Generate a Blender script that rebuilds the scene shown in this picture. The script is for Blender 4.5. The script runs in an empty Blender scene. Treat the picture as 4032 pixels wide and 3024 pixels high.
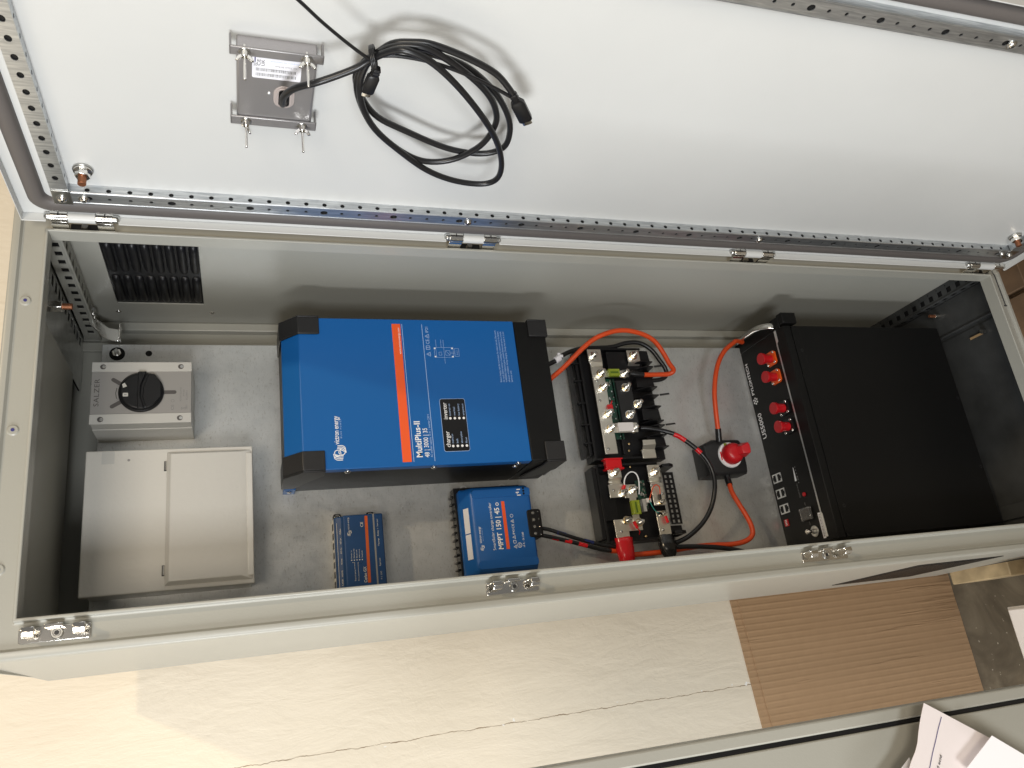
import bpy, bmesh, math, random
from mathutils import Vector, Matrix
random.seed(7)
SC = bpy.context.scene
COL = SC.collection
S = 0.001  # all lengths below are millimetres

# ------------------------------------------------------------------ camera
cam_d = bpy.data.cameras.new('camera'); cam = bpy.data.objects.new('camera', cam_d); COL.objects.link(cam)
cam_d.sensor_width = 36.0; cam_d.lens = 3082.2006/4032*36; cam_d.clip_start = 0.02; cam_d.clip_end = 60
right = Vector((-0.1262346, -0.30473065, -0.94403605)); up = Vector((0.93449537, -0.35583203, -0.01009784)); back = Vector((-0.33284114, -0.88347201, 0.3296877))
m = Matrix((right, up, back)).transposed().to_4x4(); m.translation = Vector((-117.39, -1055.70, 1480.66))*S
cam.matrix_world = m
SC.camera = cam

# ------------------------------------------------------------------ world, lamps, exposure
w = bpy.data.worlds.new('World'); SC.world = w; w.use_nodes = True
wb = w.node_tree.nodes['Background']; wb.inputs[0].default_value = (1.0, 0.97, 0.92, 1); wb.inputs[1].default_value = 0.17
def area(name, loc, target, size, power, color):
    d = bpy.data.lights.new(name, 'AREA'); d.shape = 'DISK' if size < .3 else 'SQUARE'; d.size = size; d.energy = power; d.color = color
    o = bpy.data.objects.new(name, d); COL.objects.link(o); o.location = loc
    o.rotation_euler = (Vector(target)-Vector(loc)).to_track_quat('-Z', 'Y').to_euler(); return o
area('ceiling_lamp', (1.41, -2.25, 4.30), (0.1, 0.3, 1.0), 0.14, 50, (1.0, 0.78, 0.50))
area('daylight_lamp', (-2.6, -0.9, 1.75), (0.5, -0.3, 1.0), 0.85, 78, (0.96, 0.98, 1.0))
area('window_lamp', (-1.7, -2.9, 1.5), (0.4, 0.2, 1.05), 0.7, 46, (0.94, 0.97, 1.0))
area('front_fill', (-0.7, -3.3, 2.7), (0.1, 0.2, 0.9), 1.0, 50, (1.0, 0.89, 0.74))  # soft front fill, added for rim highlights and tone in the metal
SC.view_settings.view_transform = 'Standard'; SC.view_settings.look = 'None'; SC.view_settings.gamma = 1
SC.view_settings.exposure = 0; SC.view_settings.use_curve_mapping = False
SC.render.engine = 'CYCLES'

# ------------------------------------------------------------------ materials
MATS = {}
def mat(name, col, rough=.5, metal=0, bump=0, bscale=200, bdetail=3, var=0, vscale=20, spec=.5, coat=0, trans=0, vcol=None, rvar=0, scratch=0):
    m = bpy.data.materials.new(name); m.use_nodes = True; nt = m.node_tree; N = nt.nodes; L = nt.links
    b = N['Principled BSDF']; b.inputs['Base Color'].default_value = (*col, 1); b.inputs['Roughness'].default_value = rough
    b.inputs['Metallic'].default_value = metal; b.inputs['Specular IOR Level'].default_value = spec
    b.inputs['Coat Weight'].default_value = coat; b.inputs['Transmission Weight'].default_value = trans
    tc = N.new('ShaderNodeTexCoord')
    geo = N.new('ShaderNodeNewGeometry')
    if var:
        n = N.new('ShaderNodeTexNoise'); n.inputs['Scale'].default_value = vscale; n.inputs['Detail'].default_value = 6; L.new(geo.outputs['Position'], n.inputs['Vector'])
        r = N.new('ShaderNodeMapRange'); r.inputs['From Min'].default_value = .3; r.inputs['From Max'].default_value = .7; L.new(n.outputs['Fac'], r.inputs['Value'])
        mx = N.new('ShaderNodeMix'); mx.data_type = 'RGBA'; c2 = vcol or tuple(x*(1-var) for x in col)
        mx.inputs[6].default_value = (*col, 1); mx.inputs[7].default_value = (*c2, 1); L.new(r.outputs[0], mx.inputs[0]); L.new(mx.outputs[2], b.inputs['Base Color'])
        if rvar:
            r2 = N.new('ShaderNodeMapRange'); r2.inputs['To Min'].default_value = rough-rvar; r2.inputs['To Max'].default_value = rough+rvar
            r2.inputs['From Min'].default_value = .3; r2.inputs['From Max'].default_value = .7
            L.new(n.outputs['Fac'], r2.inputs['Value']); L.new(r2.outputs[0], b.inputs['Roughness'])
    if bump:
        n2 = N.new('ShaderNodeTexNoise'); n2.inputs['Scale'].default_value = bscale; n2.inputs['Detail'].default_value = bdetail; L.new(geo.outputs['Position'], n2.inputs['Vector'])
        bp = N.new('ShaderNodeBump'); bp.inputs['Strength'].default_value = bump; bp.inputs['Distance'].default_value = .001
        L.new(n2.outputs['Fac'], bp.inputs['Height']); L.new(bp.outputs[0], b.inputs['Normal'])
    MATS[name] = m; return m
mat('grey_powder_coat', (.345, .34, .30), .34, bump=.10, bscale=420, var=.05, vscale=6)
mat('white_door_coat', (.60, .605, .59), .38, bump=.09, bscale=420, var=.04, vscale=5)
mat('rubber_gasket', (.105, .094, .088), .55, bump=.2, bscale=90)
mat('steel', (.62, .62, .60), .28, 1, var=.25, vscale=60)
mat('tray_metal', (.42, .40, .40), .25, .8)
mat('bright_steel', (.80, .78, .74), .16, 1)
mat('tinned_copper', (.86, .83, .75), .33, .95)
mat('brass', (.72, .52, .25), .3, 1)
mat('copper', (.30, .12, .06), .45, .8)
mat('black_plastic', (.008, .008, .009), .38, spec=.35)
mat('dark_plastic', (.020, .020, .021), .42, bump=.15, bscale=600, spec=.4)
mat('black_coat', (.006, .006, .006), .46, bump=.15, bscale=500, spec=.25)
mat('black_and_shade', (.004, .004, .0045), .5, spec=.3)  # flat black for black parts, also for shade inside rails and holes
mat('cable_black', (.010, .010, .011), .33, spec=.5)
mat('cable_orange', (.68, .072, .012), .42, var=.1, vscale=40)
mat('tape_red', (.62, .012, .018), .22, bump=.6, bscale=60)
mat('red_plastic', (.52, .008, .014), .35)
mat('red_clear', (.5, .02, .01), .3)
mat('orange_plastic', (.75, .10, .01), .4)
mat('blue_paint', (.006, .11, .37), .40, bump=.12, bscale=900, spec=.4)
mat('blue_plastic', (.010, .105, .36), .36, bump=.12, bscale=900, spec=.45)
mat('blue_dull', (.018, .062, .17), .42, spec=.35)
mat('blue_band', (.01, .02, .12), .5)
mat('print_white', (.85, .86, .88), .5)
mat('print_grey', (.22, .22, .22), .5)
mat('print_blue_white', (.38, .52, .78), .5)
mat('print_orange', (.86, .11, .02), .45)
mat('print_dull_orange', (.52, .09, .01), .45)
mat('print_black', (.02, .02, .02), .5)
mat('print_navy', (.03, .03, .16), .5)
mat('plastic_grey', (.60, .585, .54), .42, bump=.05, bscale=800)
mat('plastic_grey_dark', (.34, .325, .305), .45, bump=.1, bscale=900)
mat('plastic_slot', (.10, .09, .085), .5)
mat('box_coat', (.73, .70, .635), .27, bump=.45, bscale=160, bdetail=2)
mat('housing_grey', (.30, .29, .29), .36, .55, bump=.1, bscale=900)
mat('housing_light', (.50, .44, .42), .35, .3)
mat('label_white', (.80, .80, .85), .45)
mat('white_plastic', (.74, .70, .68), .45)
mat('paper_white', (.84, .82, .84), .75)
mat('paper_pink', (.70, .64, .63), .75)
mat('fuse_green', (.27, .34, .03), .15, coat=.5)
mat('fuse_dark', (.08, .14, .01), .2, coat=.5)
mat('teal_wire', (.01, .22, .20), .4)
mat('clear_wrap', (1, 1, 1), .05, trans=.92, bump=1, bscale=30)
mat('old_wood', (.21, .125, .065), .7, var=.5, vscale=12, bump=.4, bscale=50)
mat('pale_wood', (.52, .40, .23), .6, var=.35, vscale=30, bump=.3, bscale=60)
mat('plywood', (.46, .30, .15), .6, var=.45, vscale=9, bump=.3, bscale=40)
mat('shaded_interior', (.05, .052, .052), .45, var=.4, vscale=18, bump=.2, bscale=200)  # cabinet metal coloured near black, the shade at the bottom included
mat('pcb', (.006, .075, .045), .35, var=.8, vscale=260, vcol=(.02, .02, .02))
mat('solder', (.75, .76, .76), .3, .7)

def nodes_of(name, base=(.5, .5, .5), rough=.5):
    m = bpy.data.materials.new(name); m.use_nodes = True; MATS[name] = m
    b = m.node_tree.nodes['Principled BSDF']; b.inputs['Roughness'].default_value = rough; b.inputs['Base Color'].default_value = (*base, 1)
    return m, m.node_tree, m.node_tree.nodes, m.node_tree.links, b
def ramp(N, L, fac, stops):
    r = N.new('ShaderNodeValToRGB'); e = r.color_ramp.elements
    while len(e) < len(stops): e.new(.5)
    for i, (p, c) in enumerate(stops): e[i].position = p; e[i].color = (*c, 1) if len(c) == 3 else c
    L.new(fac, r.inputs[0]); return r
def noise(N, L, vec, scale, detail=5, dist=0, rough=.5):
    n = N.new('ShaderNodeTexNoise'); n.inputs['Scale'].default_value = scale; n.inputs['Detail'].default_value = detail
    n.inputs['Distortion'].default_value = dist; n.inputs['Roughness'].default_value = rough; L.new(vec, n.inputs['Vector']); return n
def mapping(N, L, vec, scale=(1, 1, 1), rot=(0, 0, 0)):
    mp = N.new('ShaderNodeMapping'); mp.inputs['Scale'].default_value = scale; mp.inputs['Rotation'].default_value = rot; L.new(vec, mp.inputs['Vector']); return mp.outputs[0]
def math_(N, L, op, a, b=None, clamp=False):
    n = N.new('ShaderNodeMath'); n.operation = op; n.use_clamp = clamp
    for i, v in enumerate((a, b)):
        if v is None: continue
        if isinstance(v, (int, float)): n.inputs[i].default_value = v
        else: L.new(v, n.inputs[i])
    return n.outputs[0]
def bump(N, L, h, strength, dist=.001, normal=None):
    b = N.new('ShaderNodeBump'); b.inputs['Strength'].default_value = strength; b.inputs['Distance'].default_value = dist; L.new(h, b.inputs['Height'])
    if normal: L.new(normal, b.inputs['Normal'])
    return b.outputs[0]

# galvanised sheet: zinc mottling, fine scratches and dull weathered patches
m_, nt, N, L, b = nodes_of('galvanised', rough=.42); g = N.new('ShaderNodeNewGeometry').outputs['Position']
b.inputs['Metallic'].default_value = .6
n1 = noise(N, L, g, 45, 9, .3, .68); n2 = noise(N, L, mapping(N, L, g, (1, 1, 2.2)), 170, 6, .8, .6); n3 = noise(N, L, mapping(N, L, g, (14, 1, 1)), 40, 3)
r1 = ramp(N, L, n1.outputs['Fac'], [(.30, (.56, .57, .565)), (.48, (.61, .62, .61)), (.70, (.65, .655, .645))])
r2 = ramp(N, L, n2.outputs['Fac'], [(.30, (.68, .65, .61)), (.44, (1, 1, 1))])
mx = N.new('ShaderNodeMix'); mx.data_type = 'RGBA'; mx.blend_type = 'MULTIPLY'; mx.inputs[0].default_value = .8
L.new(r1.outputs[0], mx.inputs[6]); L.new(r2.outputs[0], mx.inputs[7]); L.new(mx.outputs[2], b.inputs['Base Color'])
rr = N.new('ShaderNodeMapRange'); rr.inputs['From Min'].default_value = .3; rr.inputs['From Max'].default_value = .7; rr.inputs['To Min'].default_value = .28; rr.inputs['To Max'].default_value = .38
L.new(n1.outputs['Fac'], rr.inputs['Value']); L.new(rr.outputs[0], b.inputs['Roughness'])
L.new(bump(N, L, math_(N, L, 'ADD', n2.outputs['Fac'], n3.outputs['Fac']), .22, .0008), b.inputs['Normal'])
# galvanised rail: streaky
m_, nt, N, L, b = nodes_of('galvanised_rail', rough=.33); g = N.new('ShaderNodeNewGeometry').outputs['Position']; b.inputs['Metallic'].default_value = .9
n1 = noise(N, L, mapping(N, L, g, (6, 6, .5)), 60, 5, .4); r1 = ramp(N, L, n1.outputs['Fac'], [(.3, (.40, .42, .44)), (.7, (.66, .68, .69))]); L.new(r1.outputs[0], b.inputs['Base Color'])
# plaster wall: trowelled cream paint with a long vertical crack and flakes
m_, nt, N, L, b = nodes_of('cream_plaster', rough=.62); gp = N.new('ShaderNodeNewGeometry').outputs['Position']
sx = N.new('ShaderNodeSeparateXYZ'); L.new(gp, sx.inputs[0])
lo = noise(N, L, gp, 2.2, 4); base = ramp(N, L, lo.outputs['Fac'], [(.3, (.69, .615, .49)), (.7, (.74, .665, .54))])
cv = N.new('ShaderNodeCombineXYZ'); L.new(sx.outputs['Z'], cv.inputs[2])
cn = noise(N, L, cv.outputs[0], 12, 12, 0, .72)
cx = math_(N, L, 'ADD', math_(N, L, 'MULTIPLY', math_(N, L, 'SUBTRACT', cn.outputs['Fac'], .5), .022), -.2265)
dist = math_(N, L, 'ABSOLUTE', math_(N, L, 'SUBTRACT', sx.outputs['X'], cx))
wid = noise(N, L, cv.outputs[0], 30, 4)
wd = math_(N, L, 'MULTIPLY', math_(N, L, 'POWER', wid.outputs['Fac'], 2.5), .0032)
crack = math_(N, L, 'LESS_THAN', dist, wd)
crk = math_(N, L, 'MULTIPLY', crack, math_(N, L, 'GREATER_THAN', wid.outputs['Fac'], .36))
fl = noise(N, L, gp, 70, 4); near = math_(N, L, 'LESS_THAN', dist, .007)
flake = math_(N, L, 'MULTIPLY', math_(N, L, 'GREATER_THAN', fl.outputs['Fac'], .69), near)
m1 = N.new('ShaderNodeMix'); m1.data_type = 'RGBA'; L.new(crk, m1.inputs[0]); L.new(base.outputs[0], m1.inputs[6]); m1.inputs[7].default_value = (.26, .19, .12, 1)
m2 = N.new('ShaderNodeMix'); m2.data_type = 'RGBA'; L.new(flake, m2.inputs[0]); L.new(m1.outputs[2], m2.inputs[6]); m2.inputs[7].default_value = (.80, .78, .74, 1)
L.new(m2.outputs[2], b.inputs['Base Color'])
t1 = noise(N, L, mapping(N, L, gp, (5, 5, 1.6), (0, .35, 0)), 4, 7, .35, .6); t2 = noise(N, L, gp, 55, 5, .8); t3 = noise(N, L, gp, 7, 3)
patch = ramp(N, L, t3.outputs['Fac'], [(.48, (0, 0, 0)), (.62, (1, 1, 1))])
h = math_(N, L, 'ADD', math_(N, L, 'MULTIPLY', t1.outputs['Fac'], 2.2), math_(N, L, 'MULTIPLY', math_(N, L, 'MULTIPLY', t2.outputs['Fac'], patch.outputs[0]), .55))
h = math_(N, L, 'SUBTRACT', h, math_(N, L, 'ADD', math_(N, L, 'MULTIPLY', crk, .8), math_(N, L, 'MULTIPLY', flake, .3)))
L.new(bump(N, L, h, .32, .004), b.inputs['Normal'])
# concrete floor
m_, nt, N, L, b = nodes_of('concrete', rough=.55); gp = N.new('ShaderNodeNewGeometry').outputs['Position']
n1 = noise(N, L, gp, 7, 8, .8, .6); n2 = noise(N, L, gp, 90, 3)
r1 = ramp(N, L, n1.outputs['Fac'], [(.33, (.07, .058, .04)), (.5, (.12, .10, .07)), (.68, (.20, .17, .12))])
sp = ramp(N, L, n2.outputs['Fac'], [(.70, (0, 0, 0)), (.74, (1, 1, 1))]); mx = N.new('ShaderNodeMix'); mx.data_type = 'RGBA'; L.new(sp.outputs[0], mx.inputs[0]); L.new(r1.outputs[0], mx.inputs[6]); mx.inputs[7].default_value = (.42, .38, .30, 1)
L.new(mx.outputs[2], b.inputs['Base Color']); L.new(bump(N, L, n1.outputs['Fac'], .5, .004), b.inputs['Normal'])
# corrugated cardboard
m_, nt, N, L, b = nodes_of('cardboard', rough=.75); gp = N.new('ShaderNodeNewGeometry').outputs['Position']
b.inputs['Specular IOR Level'].default_value = .15
sx = N.new('ShaderNodeSeparateXYZ'); L.new(gp, sx.inputs[0])
wob = noise(N, L, mapping(N, L, gp, (1, 1, .5)), 9, 3)
ph = math_(N, L, 'ADD', math_(N, L, 'MULTIPLY', sx.outputs['X'], 2*math.pi/.0135), math_(N, L, 'MULTIPLY', wob.outputs['Fac'], .9))
wv = math_(N, L, 'POWER', math_(N, L, 'MULTIPLY', math_(N, L, 'ADD', math_(N, L, 'SINE', ph), 1), .5), 3)
n1 = noise(N, L, gp, 60, 5); n2 = noise(N, L, mapping(N, L, gp, (22, 1, 1.3)), 3, 4)
crease = ramp(N, L, n2.outputs['Fac'], [(.62, (0, 0, 0)), (.70, (1, 1, 1))])
amp = noise(N, L, gp, 6, 2)
h = math_(N, L, 'ADD', math_(N, L, 'MULTIPLY', math_(N, L, 'MULTIPLY', wv, amp.outputs['Fac']), .6), math_(N, L, 'ADD', math_(N, L, 'MULTIPLY', crease.outputs[0], .55), math_(N, L, 'MULTIPLY', n1.outputs['Fac'], .12)))
L.new(bump(N, L, h, .8, .0016), b.inputs['Normal'])
r1 = ramp(N, L, n1.outputs['Fac'], [(.3, (.375, .24, .135)), (.7, (.395, .255, .145))]); L.new(r1.outputs[0], b.inputs['Base Color'])
# wrinkled black tape
mat('tape_black', (.014, .014, .014), .2, bump=1, bscale=45)

# ------------------------------------------------------------------ mesh helper
class MB:
    def __init__(s, xf=None, m='grey_powder_coat'):
        s.v = []; s.f = []; s.fm = []; s.mats = []; s.m = m; s.xf = xf
    def mi(s, m=None):
        m = m or s.m
        if m not in s.mats: s.mats.append(m)
        return s.mats.index(m)
    def add(s, vs, fs, m=None):
        b = len(s.v)
        for v in vs: s.v.append(s.xf(*v) if s.xf else tuple(v))
        k = s.mi(m)
        for f in fs: s.f.append([b+i for i in f]); s.fm.append(k)
    def box(s, a, c, m=None):
        x0, x1 = sorted((a[0], c[0])); y0, y1 = sorted((a[1], c[1])); z0, z1 = sorted((a[2], c[2]))
        s.add([(x0, y0, z0), (x1, y0, z0), (x1, y1, z0), (x0, y1, z0), (x0, y0, z1), (x1, y0, z1), (x1, y1, z1), (x0, y1, z1)],
              [(0, 3, 2, 1), (4, 5, 6, 7), (0, 1, 5, 4), (1, 2, 6, 5), (2, 3, 7, 6), (3, 0, 4, 7)], m)
    def hull(s, ring0, ring1, m=None, caps=True):
        n = len(ring0); fs = [(i, (i+1) % n, n+(i+1) % n, n+i) for i in range(n)]
        if caps: fs += [tuple(range(n))[::-1], tuple(range(n, 2*n))]
        s.add(list(ring0)+list(ring1), fs, m)
    def prism(s, poly, vec, m=None):
        s.hull(poly, [tuple(p[i]+vec[i] for i in range(3)) for p in poly], m)
    def rings(s, rs, m=None, caps=True):
        n = len(rs[0]); vs = [p for r in rs for p in r]; fs = []
        for k in range(len(rs)-1):
            for i in range(n): fs.append((k*n+i, k*n+(i+1) % n, (k+1)*n+(i+1) % n, (k+1)*n+i))
        if caps: fs += [tuple(range(n))[::-1], tuple((len(rs)-1)*n+i for i in range(n))]
        s.add(vs, fs, m)
    def cyl(s, p0, p1, r, m=None, n=20, r2=None):
        p0 = Vector(p0); p1 = Vector(p1); d = (p1-p0).normalized(); a = d.orthogonal().normalized(); c = d.cross(a); r2 = r if r2 is None else r2
        R = lambda p, q: [tuple(p+a*math.cos(t*2*math.pi/n)*q+c*math.sin(t*2*math.pi/n)*q) for t in range(n)]
        s.hull(R(p0, r), R(p1, r2), m)
    def dome(s, p0, d, r, hgt, m=None, n=16):
        p0 = Vector(p0); d = Vector(d).normalized(); a = d.orthogonal().normalized(); c = d.cross(a); rs = []
        for k in range(5):
            t = k/4*math.pi/2*.97; q = r*math.cos(t); p = p0+d*hgt*math.sin(t)
            rs.append([tuple(p+a*math.cos(u*2*math.pi/n)*q+c*math.sin(u*2*math.pi/n)*q) for u in range(n)])
        s.rings(rs, m)
    def tube(s, pts, r, m=None, n=12, sub=6, rr=None):
        P = [Vector(p) for p in pts]; out = []; K = []
        if sub > 1 and len(P) > 2:
            Q = [P[0]*2-P[1]]+P+[P[-1]*2-P[-2]]
            for i in range(1, len(Q)-2):
                for k in range(sub):
                    t = k/sub; a, b_, c, d = Q[i-1:i+3]
                    out.append(.5*((2*b_)+(c-a)*t+(2*a-5*b_+4*c-d)*t*t+(3*b_-a-3*c+d)*t**3)); K.append(i-1+t)
            out.append(P[-1])
        else: out = P
        rs = []; nrm = None
        for i, p in enumerate(out):
            d = (out[min(i+1, len(out)-1)]-out[max(i-1, 0)]).normalized()
            if nrm is None: nrm = d.orthogonal().normalized()
            nrm = (nrm-d*nrm.dot(d)).normalized(); c = d.cross(nrm)
            q = r if rr is None else r*rr(i/(len(out)-1))
            rs.append([tuple(p+nrm*math.cos(t*2*math.pi/n)*q+c*math.sin(t*2*math.pi/n)*q) for t in range(n)])
        s.rings(rs, m)
        return out
    def rrect(s, F, x0, y0, x1, y1, r, t, m=None, z0=0, n=5):
        """rounded slab on frame F from height z0 to t"""
        pts = []
        for cx, cy, a0 in ((x1-r, y1-r, 0), (x0+r, y1-r, 90), (x0+r, y0+r, 180), (x1-r, y0+r, 270)):
            for k in range(n+1):
                a = math.radians(a0+90*k/n); pts.append((cx+r*math.cos(a), cy+r*math.sin(a)))
        s.hull([F(x, y, z0) for x, y in pts], [F(x, y, t) for x, y in pts], m)
    def poly(s, F, pts, t, m=None, z0=0):
        s.hull([F(x, y, z0) for x, y in pts], [F(x, y, t) for x, y in pts], m)
    def disc(s, F, x, y, r, t, m=None, n=20, z0=0):
        s.poly(F, [(x+r*math.cos(k*2*math.pi/n), y+r*math.sin(k*2*math.pi/n)) for k in range(n)], t, m, z0)
    def ring(s, F, x, y, r, w_, t, m=None, n=24, z0=0):
        o = [(math.cos(k*2*math.pi/n), math.sin(k*2*math.pi/n)) for k in range(n)]
        rs = [[F(x+a*q, y+b_*q, z) for a, b_ in o] for q, z in ((r, z0), (r, t), (r-w_, t), (r-w_, z0))]
        vs = [p for r_ in rs for p in r_]; fs = []
        for k in range(3):
            for i in range(n): fs.append((k*n+i, k*n+(i+1) % n, (k+1)*n+(i+1) % n, (k+1)*n+i))
        s.add(vs, fs, m)
    def stroke(s, F, pts, w_, t=.3, m=None):
        """flat line of width w_ on frame F"""
        for (x0, y0), (x1, y1) in zip(pts, pts[1:]):
            l = math.hypot(x1-x0, y1-y0) or 1; nx, ny = -(y1-y0)/l*w_/2, (x1-x0)/l*w_/2
            s.add([F(x0+nx, y0+ny, t), F(x0-nx, y0-ny, t), F(x1-nx, y1-ny, t), F(x1+nx, y1+ny, t)], [(0, 1, 2, 3)], m)
    def holes(s, F, x0, x1, y0, y1, hs, m=None, dep=1.5):
        """strip x0..x1 by y0..y1 on frame F with real holes; hs = [(cx, cy, kind, a, b)] sorted in x, one row per cell"""
        edges = [x0]+[(hs[i][0][0]+hs[i+1][0][0])/2 for i in range(len(hs)-1)]+[x1]
        for i, col in enumerate(hs):
            xa, xb = edges[i], edges[i+1]; ye = [y0]+[(col[k][1]+col[k+1][1])/2 for k in range(len(col)-1)]+[y1]
            for k, (cx, cy, kind, a, bb) in enumerate(col):
                ya, yb = ye[k], ye[k+1]
                if kind == 'o': hp = [(cx+a*math.cos(j*math.pi/6), cy+bb*math.sin(j*math.pi/6)) for j in range(12)]
                else: hp = [(cx+a, cy-bb), (cx+a, cy+bb), (cx-a, cy+bb), (cx-a, cy-bb)]
                if kind == 'o':
                    op = []
                    for j in range(12):
                        ang = j*math.pi/6; dx, dy = math.cos(ang), math.sin(ang)
                        t = min(((xb-cx) if dx > 0 else (xa-cx))/dx if abs(dx) > 1e-6 else 1e9, ((yb-cy) if dy > 0 else (ya-cy))/dy if abs(dy) > 1e-6 else 1e9)
                        op.append([cx+dx*t, cy+dy*t])
                    for j, (qx, qy) in ((1, (xb, yb)), (4, (xa, yb)), (7, (xa, ya)), (10, (xb, ya))): pass
                    nn = 12; vs = [F(*p, 0) for p in hp]+[F(*p, 0) for p in op]; fs = [(j, nn+j, nn+(j+1) % nn, (j+1) % nn) for j in range(nn)]
                    # corner fill triangles
                    for q in ((xb, yb), (xa, yb), (xa, ya), (xb, ya)):
                        ang = math.atan2(q[1]-cy, q[0]-cx) % (2*math.pi); j = int(ang/(math.pi/6)) % 12
                        vs.append(F(*q, 0)); fs.append((nn+j, len(vs)-1, nn+(j+1) % nn))
                else:
                    op = [(xb, ya), (xb, yb), (xa, yb), (xa, ya)]; nn = 4; vs = [F(*p, 0) for p in hp]+[F(*p, 0) for p in op]; fs = [(j, nn+j, nn+(j+1) % nn, (j+1) % nn) for j in range(nn)]
                s.add(vs, fs, m)
                nn = len(hp); s.add([F(*p, 0) for p in hp]+[F(*p, -dep) for p in hp], [(j, (j+1) % nn, nn+(j+1) % nn, nn+j) for j in range(nn)], m)
    def text(s, F, txt, x, y, size, m=None, t=.35, width=None, bold=0, align='LEFT', sp=1.0):
        c = bpy.data.curves.new('t', 'FONT'); c.body = txt; c.size = size*1.38; c.align_x = align; c.offset = bold*size*.02; c.space_character = sp; c.resolution_u = 3
        o = bpy.data.objects.new('t', c); COL.objects.link(o); bpy.context.view_layer.update()
        me = bpy.data.meshes.new_from_object(o.evaluated_get(bpy.context.evaluated_depsgraph_get()))
        k = 1
        if width and len(me.vertices):
            xs = [v.co.x for v in me.vertices]; k = width/(max(xs)-min(xs))
        s.add([F(x+v.co.x*k, y+v.co.y, t) for v in me.vertices], [tuple(p.vertices) for p in me.polygons], m)
        bpy.data.objects.remove(o); bpy.data.curves.remove(c); bpy.data.meshes.remove(me)
    def obj(s, name, parent=None, bevel=0, label=None, ang=35, seg=2):
        me = bpy.data.meshes.new(name)
        off = Vector(parent_loc(parent)) if parent else Vector((0, 0, 0))
        if not parent and s.v:
            xs = [v[0] for v in s.v]; ys = [v[1] for v in s.v]; zs = [v[2] for v in s.v]
            off = Vector(((min(xs)+max(xs))/2, (min(ys)+max(ys))/2, min(zs)))*S
        me.from_pydata([tuple(Vector(v)*S-off) for v in s.v], [], s.f)
        for k in s.mats: me.materials.append(MATS[k])
        me.polygons.foreach_set('material_index', s.fm); me.polygons.foreach_set('use_smooth', [True]*len(s.f))
        bm = bmesh.new(); bm.from_mesh(me); bmesh.ops.recalc_face_normals(bm, faces=bm.faces); bm.to_mesh(me); bm.free()
        me.set_sharp_from_angle(angle=math.radians(ang)); me.update()
        o = bpy.data.objects.new(name, me); COL.objects.link(o)
        if parent: o.parent = parent; o.location = (0, 0, 0)
        else: o.location = off
        if bevel:
            b = o.modifiers.new('bevel', 'BEVEL'); b.width = bevel*S; b.segments = seg; b.limit_method = 'ANGLE'; b.angle_limit = math.radians(40)
        if label: o['label'] = label
        return o
LOC = {}
def parent_loc(p):
    v = Vector((0, 0, 0))
    while p is not None: v += p.location; p = p.parent
    return v
def thing(name, label, cat, loc, group=None):
    o = bpy.data.objects.new(name, None); COL.objects.link(o); o.location = Vector(loc)*S; o.empty_display_size = .05
    o['label'] = label; o['category'] = cat
    if group: o['group'] = group
    return o
def tag(o, label, cat, group=None):
    o['label'] = label; o['category'] = cat
    if group: o['group'] = group
    return o
def structure(o): o['kind'] = 'structure'; return o
def FY(Y):  # frame facing the viewer: x right, y up, height toward -Y
    return lambda x, y, z=0: (x, Y-z, y)
def FX(X):  # on the right side wall facing -X : x along Y, y along Z
    return lambda x, y, z=0: (X-z, x, y)
def FZ(Z):  # facing up
    return lambda x, y, z=0: (x, y, Z+z)
W, H = 511.6, 1724.0
TH = 1.608; HX, HY = 528.75, -20.75
DR = (-math.cos(TH), -math.sin(TH)); DN = (-math.sin(TH), math.cos(TH))
def dx(s_, n_, z_):  # door coordinates: s from the hinge to the free edge, n out of the inner face
    return (HX+DR[0]*s_+DN[0]*n_, HY+DR[1]*s_+DN[1]*n_, z_)
def FD(n0):  # frame on the door's inner face: x = s, y = z, height = n
    return lambda x, y, z=0: dx(x, n0+z, y)

# ------------------------------------------------------------------ setting
b = MB(m='cream_plaster'); b.box((-2600, 520, -182), (3200, 640, 3600)); structure(b.obj('wall'))
b = MB(m='concrete'); b.box((-2600, -3000, -260), (3200, 520, -182)); structure(b.obj('floor'))

# ------------------------------------------------------------------ enclosure cabinet
cab = thing('electrical_cabinet', 'tall open light grey steel cabinet full of blue and black devices, its door swung wide', 'cabinet', (255, 200, -40))
ZB, ZT = -38, 1764
b = MB()
# outer shell: left, right, top, bottom, back (each a sheet with thickness, butted)
b.hull([(-44, 14, ZB), (-44, 14, ZT), (-53, 402, ZT), (-53, 402, ZB)], [(-41.5, 14, ZB), (-41.5, 14, ZT), (-50.5, 402, ZT), (-50.5, 402, ZB)])
b.obj('left_side_panel', cab)
b = MB(); 
# right side panel with a rectangular vent opening
F = lambda x, y, z=0: (553-z, x, y)
x0, x1, y0, y1 = 14, 402, ZB, ZT; vx0, vx1, vy0, vy1 = 94, 304, 1538, 1678
for a in ((x0, y0, x1, vy0), (x0, vy1, x1, y1), (x0, vy0, vx0, vy1), (vx1, vy0, x1, vy1)): b.box((553, a[0], a[1]), (555.5, a[2], a[3]))
b.obj('right_side_panel', cab)
b = MB(); b.box((-50.4, 14, ZT-2.5), (552.9, 402, ZT)); b.obj('top_panel', cab)
b = MB(m='shaded_interior')
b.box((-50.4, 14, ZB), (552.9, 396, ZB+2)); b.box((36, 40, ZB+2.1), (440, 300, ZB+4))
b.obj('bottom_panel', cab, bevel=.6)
b = MB(); b.box((-50.4, 396, ZB+2.1), (552.9, 400, ZT-2.6))
b.box((536, 380, ZB+2.1), (552.9, 395.9, ZT-2.6)); b.box((498, 388, ZB+2.1), (516, 395.9, ZT-2.6)); b.box((-50.4, 380, ZB+2.1), (-34, 395.9, ZT-2.6))
b.obj('back_panel', cab, bevel=3, seg=3)
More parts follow.
